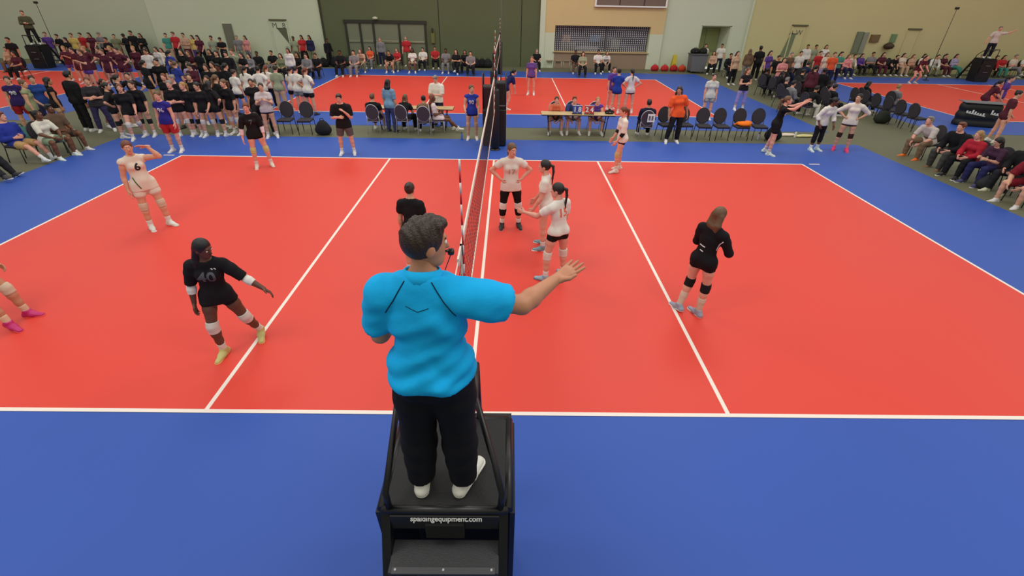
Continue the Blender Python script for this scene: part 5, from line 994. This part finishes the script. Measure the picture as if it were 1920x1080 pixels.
# far row left of the net
FR = 'in far row left of net'
crowd(FR, [(636, 94, 'sit', 180, 'black', P_('black'), 'short', 'black', 'brown'), (661, 94, 'sit', 178, 'grey', P_('grey'), 'short', 'dark', 'fair'), (674, 92, 'sitlean', 182, 'tan', P_('olive'), 'long', 'lt', 'pink'), (692, 87, 'sit', 184, 'orange', P_('grey'), 'long', 'dark', 'fair'), (711, 65, 'stand', 180, 'grey', P_('navy'), 'short', 'grey', 'pink'), (728, 95, 'sitlean', 175, 'black', S_('tan'), 'short', 'black', 'tan'), (743, 90, 'sit', 190, 'red', P_('olive'), 'long', 'lt', 'pink'), (760, 67, 'stand', 180, 'red', P_('olive'), 'short', 'grey', 'pink', 1.8), (772, 90, 'sit', 178, 'white', S_('tan'), 'long', 'dark', 'brown'), (792, 89, 'sit', 184, 'white', P_('black'), 'short', 'dark', 'fair'), (815, 87, 'sit', 172, 'red', P_('black'), 'short', 'brown', 'tan'), (838, 91, 'sit', 180, 'grey', P_('grey'), 'short', 'dark', 'brown'), (854, 92, 'sitcross', 186, 'black', P_('black'), 'long', 'dark', 'fair'), (869, 94, 'sit', 178, 'black', P_('black'), 'long', 'black', 'tan'), (882, 96, 'sit', 180, 'grey', P_('black'), 'short', 'dark', 'fair')])
for i, (x, c) in enumerate(((605, (22, 22, 24)), (618, (34, 33, 36)), (628, (24, 24, 26)), (646, (40, 40, 42)), (893, (30, 30, 34)), (904, (24, 24, 28)), (915, (36, 36, 38)))):
    w = G(x, 127); soft_bag('duffel_bag', w[0], min(27.3, w[1]+.3+.5*(i % 2)), 0, .25, .24, .55, c, ('dark sports bag, leftmost of the pile by the olive partition', 'charcoal sports bag, second from left by the olive partition', 'black sports bag in the pile by the olive partition', 'grey black sports bag next to the far seated row', 'dark sports bag at the right end of the far seated row', 'black sports bag left of the net at the far wall', 'charcoal sports bag nearest the net at the far wall')[i], 'bag', 'dark bags along the far wall')
# far side right of the net
crowd('near the serving hatch', [(1007, 92, 'sit', 178, 'black', P_('black'), 'short', 'grey', 'pink'), (1080, 94, 'sit', 176, 'black', P_('brown'), 'short', 'black', 'brown'), (1094, 97, 'sit', 184, 'sage', P_('black'), 'long', 'brown', 'fair'), (1123, 94, 'sit', 180, 'white', P_('black'), 'short', 'black', 'tan'), (1139, 96, 'sitlean', 178, 'white', P_('black'), 'long', 'lt', 'fair')], 'tan')
for i, px in enumerate((1030, 1046, 1062, 1109, 1153, 1168, 1184, 1200)):
    w = G(px, 128); chair(w[0], w[1]+.25, 180, 'tan backed chair below the hatch, %s' % ('leftmost', 'second from left', 'third from left', 'between dark and white tops', 'right of the white tops', 'third from right', 'second from right', 'rightmost')[i], 'tan chairs below the serving hatch', 'tan')
crowd('by the alcove doors', [(1325, 80, 'stand', 170, 'white', P_('black'), 'short', 'brown', 'fair'), (1357, 74, 'stand2', 190, 'white', P_('navy'), 'short', 'dark', 'tan'), (1340, 96, 'sit', 200, 'tan', P_('black'), 'long', 'brown', 'fair'), (1385, 96, 'stand', 170, 'tan', P_('black'), 'long', 'brown', 'fair'), (1372, 100, 'sit', 180, 'black', P_('black'), 'short', 'dark', 'tan')])
crowd('in group near hall corner', [(1408, 92, 'stand', 20, 'brown', P_('grey'), 'long', 'lt', 'fair'), (1428, 86, 'stand', 0, 'black', P_('black'), 'short', 'black', 'brown', 1.86), (1447, 95, 'stand2', 160, 'purple', P_('black'), 'long', 'dark', 'fair'), (1462, 104, 'stand', 175, 'black', P_('olive'), 'short', 'dark', 'tan'), (1474, 108, 'crossed', 190, 'pink', P_('purple'), 'long', 'brown', 'fair'), (1488, 98, 'stand', 170, 'brown', P_('black'), 'short', 'grey', 'pink'), (1502, 96, 'stand', 185, 'white', P_('black'), 'short', 'dark', 'fair'), (1524, 68, 'stand', 200, 'white', P_('black'), 'short', 'black', 'tan'), (1533, 72, 'stand2', 160, 'sage', P_('olive'), 'short', 'dark', 'tan'), (1556, 70, 'stand', 195, 'white', P_('tan'), 'long', 'brown', 'fair'), (1541, 96, 'stand', 180, 'red', P_('maroon'), 'short', 'brown', 'pink'), (1553, 98, 'stand2', 170, 'cream', P_('lilac'), 'long', 'lt', 'pink'), (1567, 98, 'stand', 185, 'orange', P_('navy'), 'short', 'lt', 'pink'), (1580, 97, 'crossed', 175, 'teal', P_('navy'), 'short', 'dark', 'fair'), (1594, 102, 'sit', 180, 'pink', P_('navy'), 'long', 'lt', 'pink')])
crowd('in block before right court', [(x, y, p, w, s, b, h, hc, sk) for x, y, p, w, s, b, h, hc, sk in ((1444, 128, 'sit', 60, 'black', P_('black'), 'short', 'black', 'brown'), (1466, 132, 'sitlean', 70, 'black', P_('olive'), 'long', 'dark', 'fair'), (1486, 126, 'sit', 80, 'navy', P_('purple'), 'long', 'dark', 'tan'), (1508, 130, 'sit', 70, 'black', P_('black'), 'short', 'dark', 'fair'), (1534, 122, 'stand', 60, 'maroon', P_('black'), 'pony', 'dark', 'fair'), (1548, 128, 'stand2', 40, 'black', P_('black'), 'short', 'black', 'brown'), (1496, 152, 'sit', 80, 'grey', P_('black'), 'short', 'dark', 'fair'), (1528, 160, 'sitlean', 75, 'black', P_('white'), 'short', 'dark', 'tan'), (1560, 150, 'sit', 80, 'pink', P_('black'), 'long', 'dark', 'fair'), (1568, 158, 'sit', 85, 'black', P_('black'), 'short', 'black', 'tan'), (1452, 112, 'sit', 70, 'grey', P_('black'), 'short', 'dark', 'tan'), (1476, 114, 'sit', 75, 'black', P_('navy'), 'short', 'black', 'brown'), (1518, 116, 'sitlean', 70, 'navy', P_('black'), 'short', 'dark', 'fair'), (1540, 140, 'sit', 78, 'black', P_('black'), 'long', 'dark', 'fair'), (1478, 145, 'sit', 72, 'black', P_('brown'), 'short', 'grey', 'pink'), (1512, 142, 'sit', 80, 'maroon', P_('black'), 'long', 'black', 'tan'), (1632, 152, 'sit', 85, 'black', P_('black'), 'long', 'black', 'tan'), (1688, 158, 'sit', 75, 'grey', P_('lilac'), 'bun', 'blond', 'pink'))])
crowd('in far right row', [(x, 96+(i % 3)*2, ('sit', 'sitlean', 'sit', 'sitcross')[i % 4], 180+(i*29 % 24)-12, s, P_(b), h, hc, sk) for i, (x, s, b, h, hc, sk) in enumerate(((1612, 'tan', 'black', 'long', 'dark', 'fair'), (1626, 'cream', 'olive', 'short', 'brown', 'fair'), (1640, 'purple', 'black', 'long', 'dark', 'fair'), (1653, 'grey', 'black', 'short', 'dark', 'tan'), (1665, 'maroon', 'maroon', 'long', 'brown', 'fair'), (1678, 'black', 'black', 'short', 'dark', 'fair'), (1690, 'cream', 'tan', 'long', 'brown', 'fair'), (1703, 'tan', 'brown', 'long', 'lt', 'pink'), (1716, 'cream', 'brown', 'long', 'dark', 'fair'), (1728, 'white', 'sage', 'short', 'dark', 'fair'), (1752, 'maroon', 'maroon', 'pony', 'dark', 'fair'), (1764, 'lilac', 'teal', 'long', 'brown', 'pink'), (1858, 'grey', 'black', 'short', 'grey', 'pink'), (1870, 'red', 'black', 'short', 'brown', 'fair'), (1886, 'red', 'teal', 'long', 'dark', 'fair'), (1898, 'cream', 'grey', 'short', 'grey', 'pink'), (1912, 'white', 'brown', 'short', 'dark', 'fair')))])
crowd('playing on right court', [(1740, 104, 'ready', 170, 'maroon', X_('maroon'), 'pony', 'dark', 'pink'), (1880, 150, 'ready', 110, 'maroon', X_('navy'), 'pony', 'black', 'pink'), (1900, 142, 'stand', 150, 'purple', X_('maroon'), 'pony', 'dark', 'pink'), (1914, 170, 'stand2', 120, 'maroon', X_('maroon'), 'bun', 'dark', 'pink')])
# chairs facing the right court, seen from behind
for i in range(6):
    chair(15.35+.02*i, 16.2-.62*i, 82, ('dark chair farthest along the row facing the right court', 'dark chair, second farthest in the row facing the right court', 'dark chair, third farthest in the row facing the right court', 'dark chair, third nearest in the row facing the right court', 'dark chair, second nearest in the row facing the right court', 'dark chair nearest us in the row facing the right court')[i], 'chairs facing the right hand court', 'dark')
soft_bag('backpack', 15.0, 14.1, 0, .22, .18, .5, (40, 44, 36), 'dark green backpack behind the chairs facing the right court', 'backpack')
# referees of the side courts
person('referee in white top with arms out on the right hand stand', -160, dict(ra=((.5, .1, -.9), (.3, .3, -.9)), la=((.9, .1, .1), (.8, .1, .5)), lh='open'), xy=(28.7, 25.0), z=1.30, H=1.72, hair='short', sex='m', hairc='grey', skin='pink', shirt=(206, 196, 186), sleeve=.8, bottom='pants', botc=(26, 28, 44), lvl='far')
person('referee in olive top standing on the far left stand', 150, 'crossed', xy=(-26.6, 24.4), z=1.25, H=1.74, hair='short', sex='m', hairc='lt', skin='fair', shirt=(84, 84, 62), sleeve=1.9, bottom='pants', botc=(30, 30, 30), lvl='far')
settle()
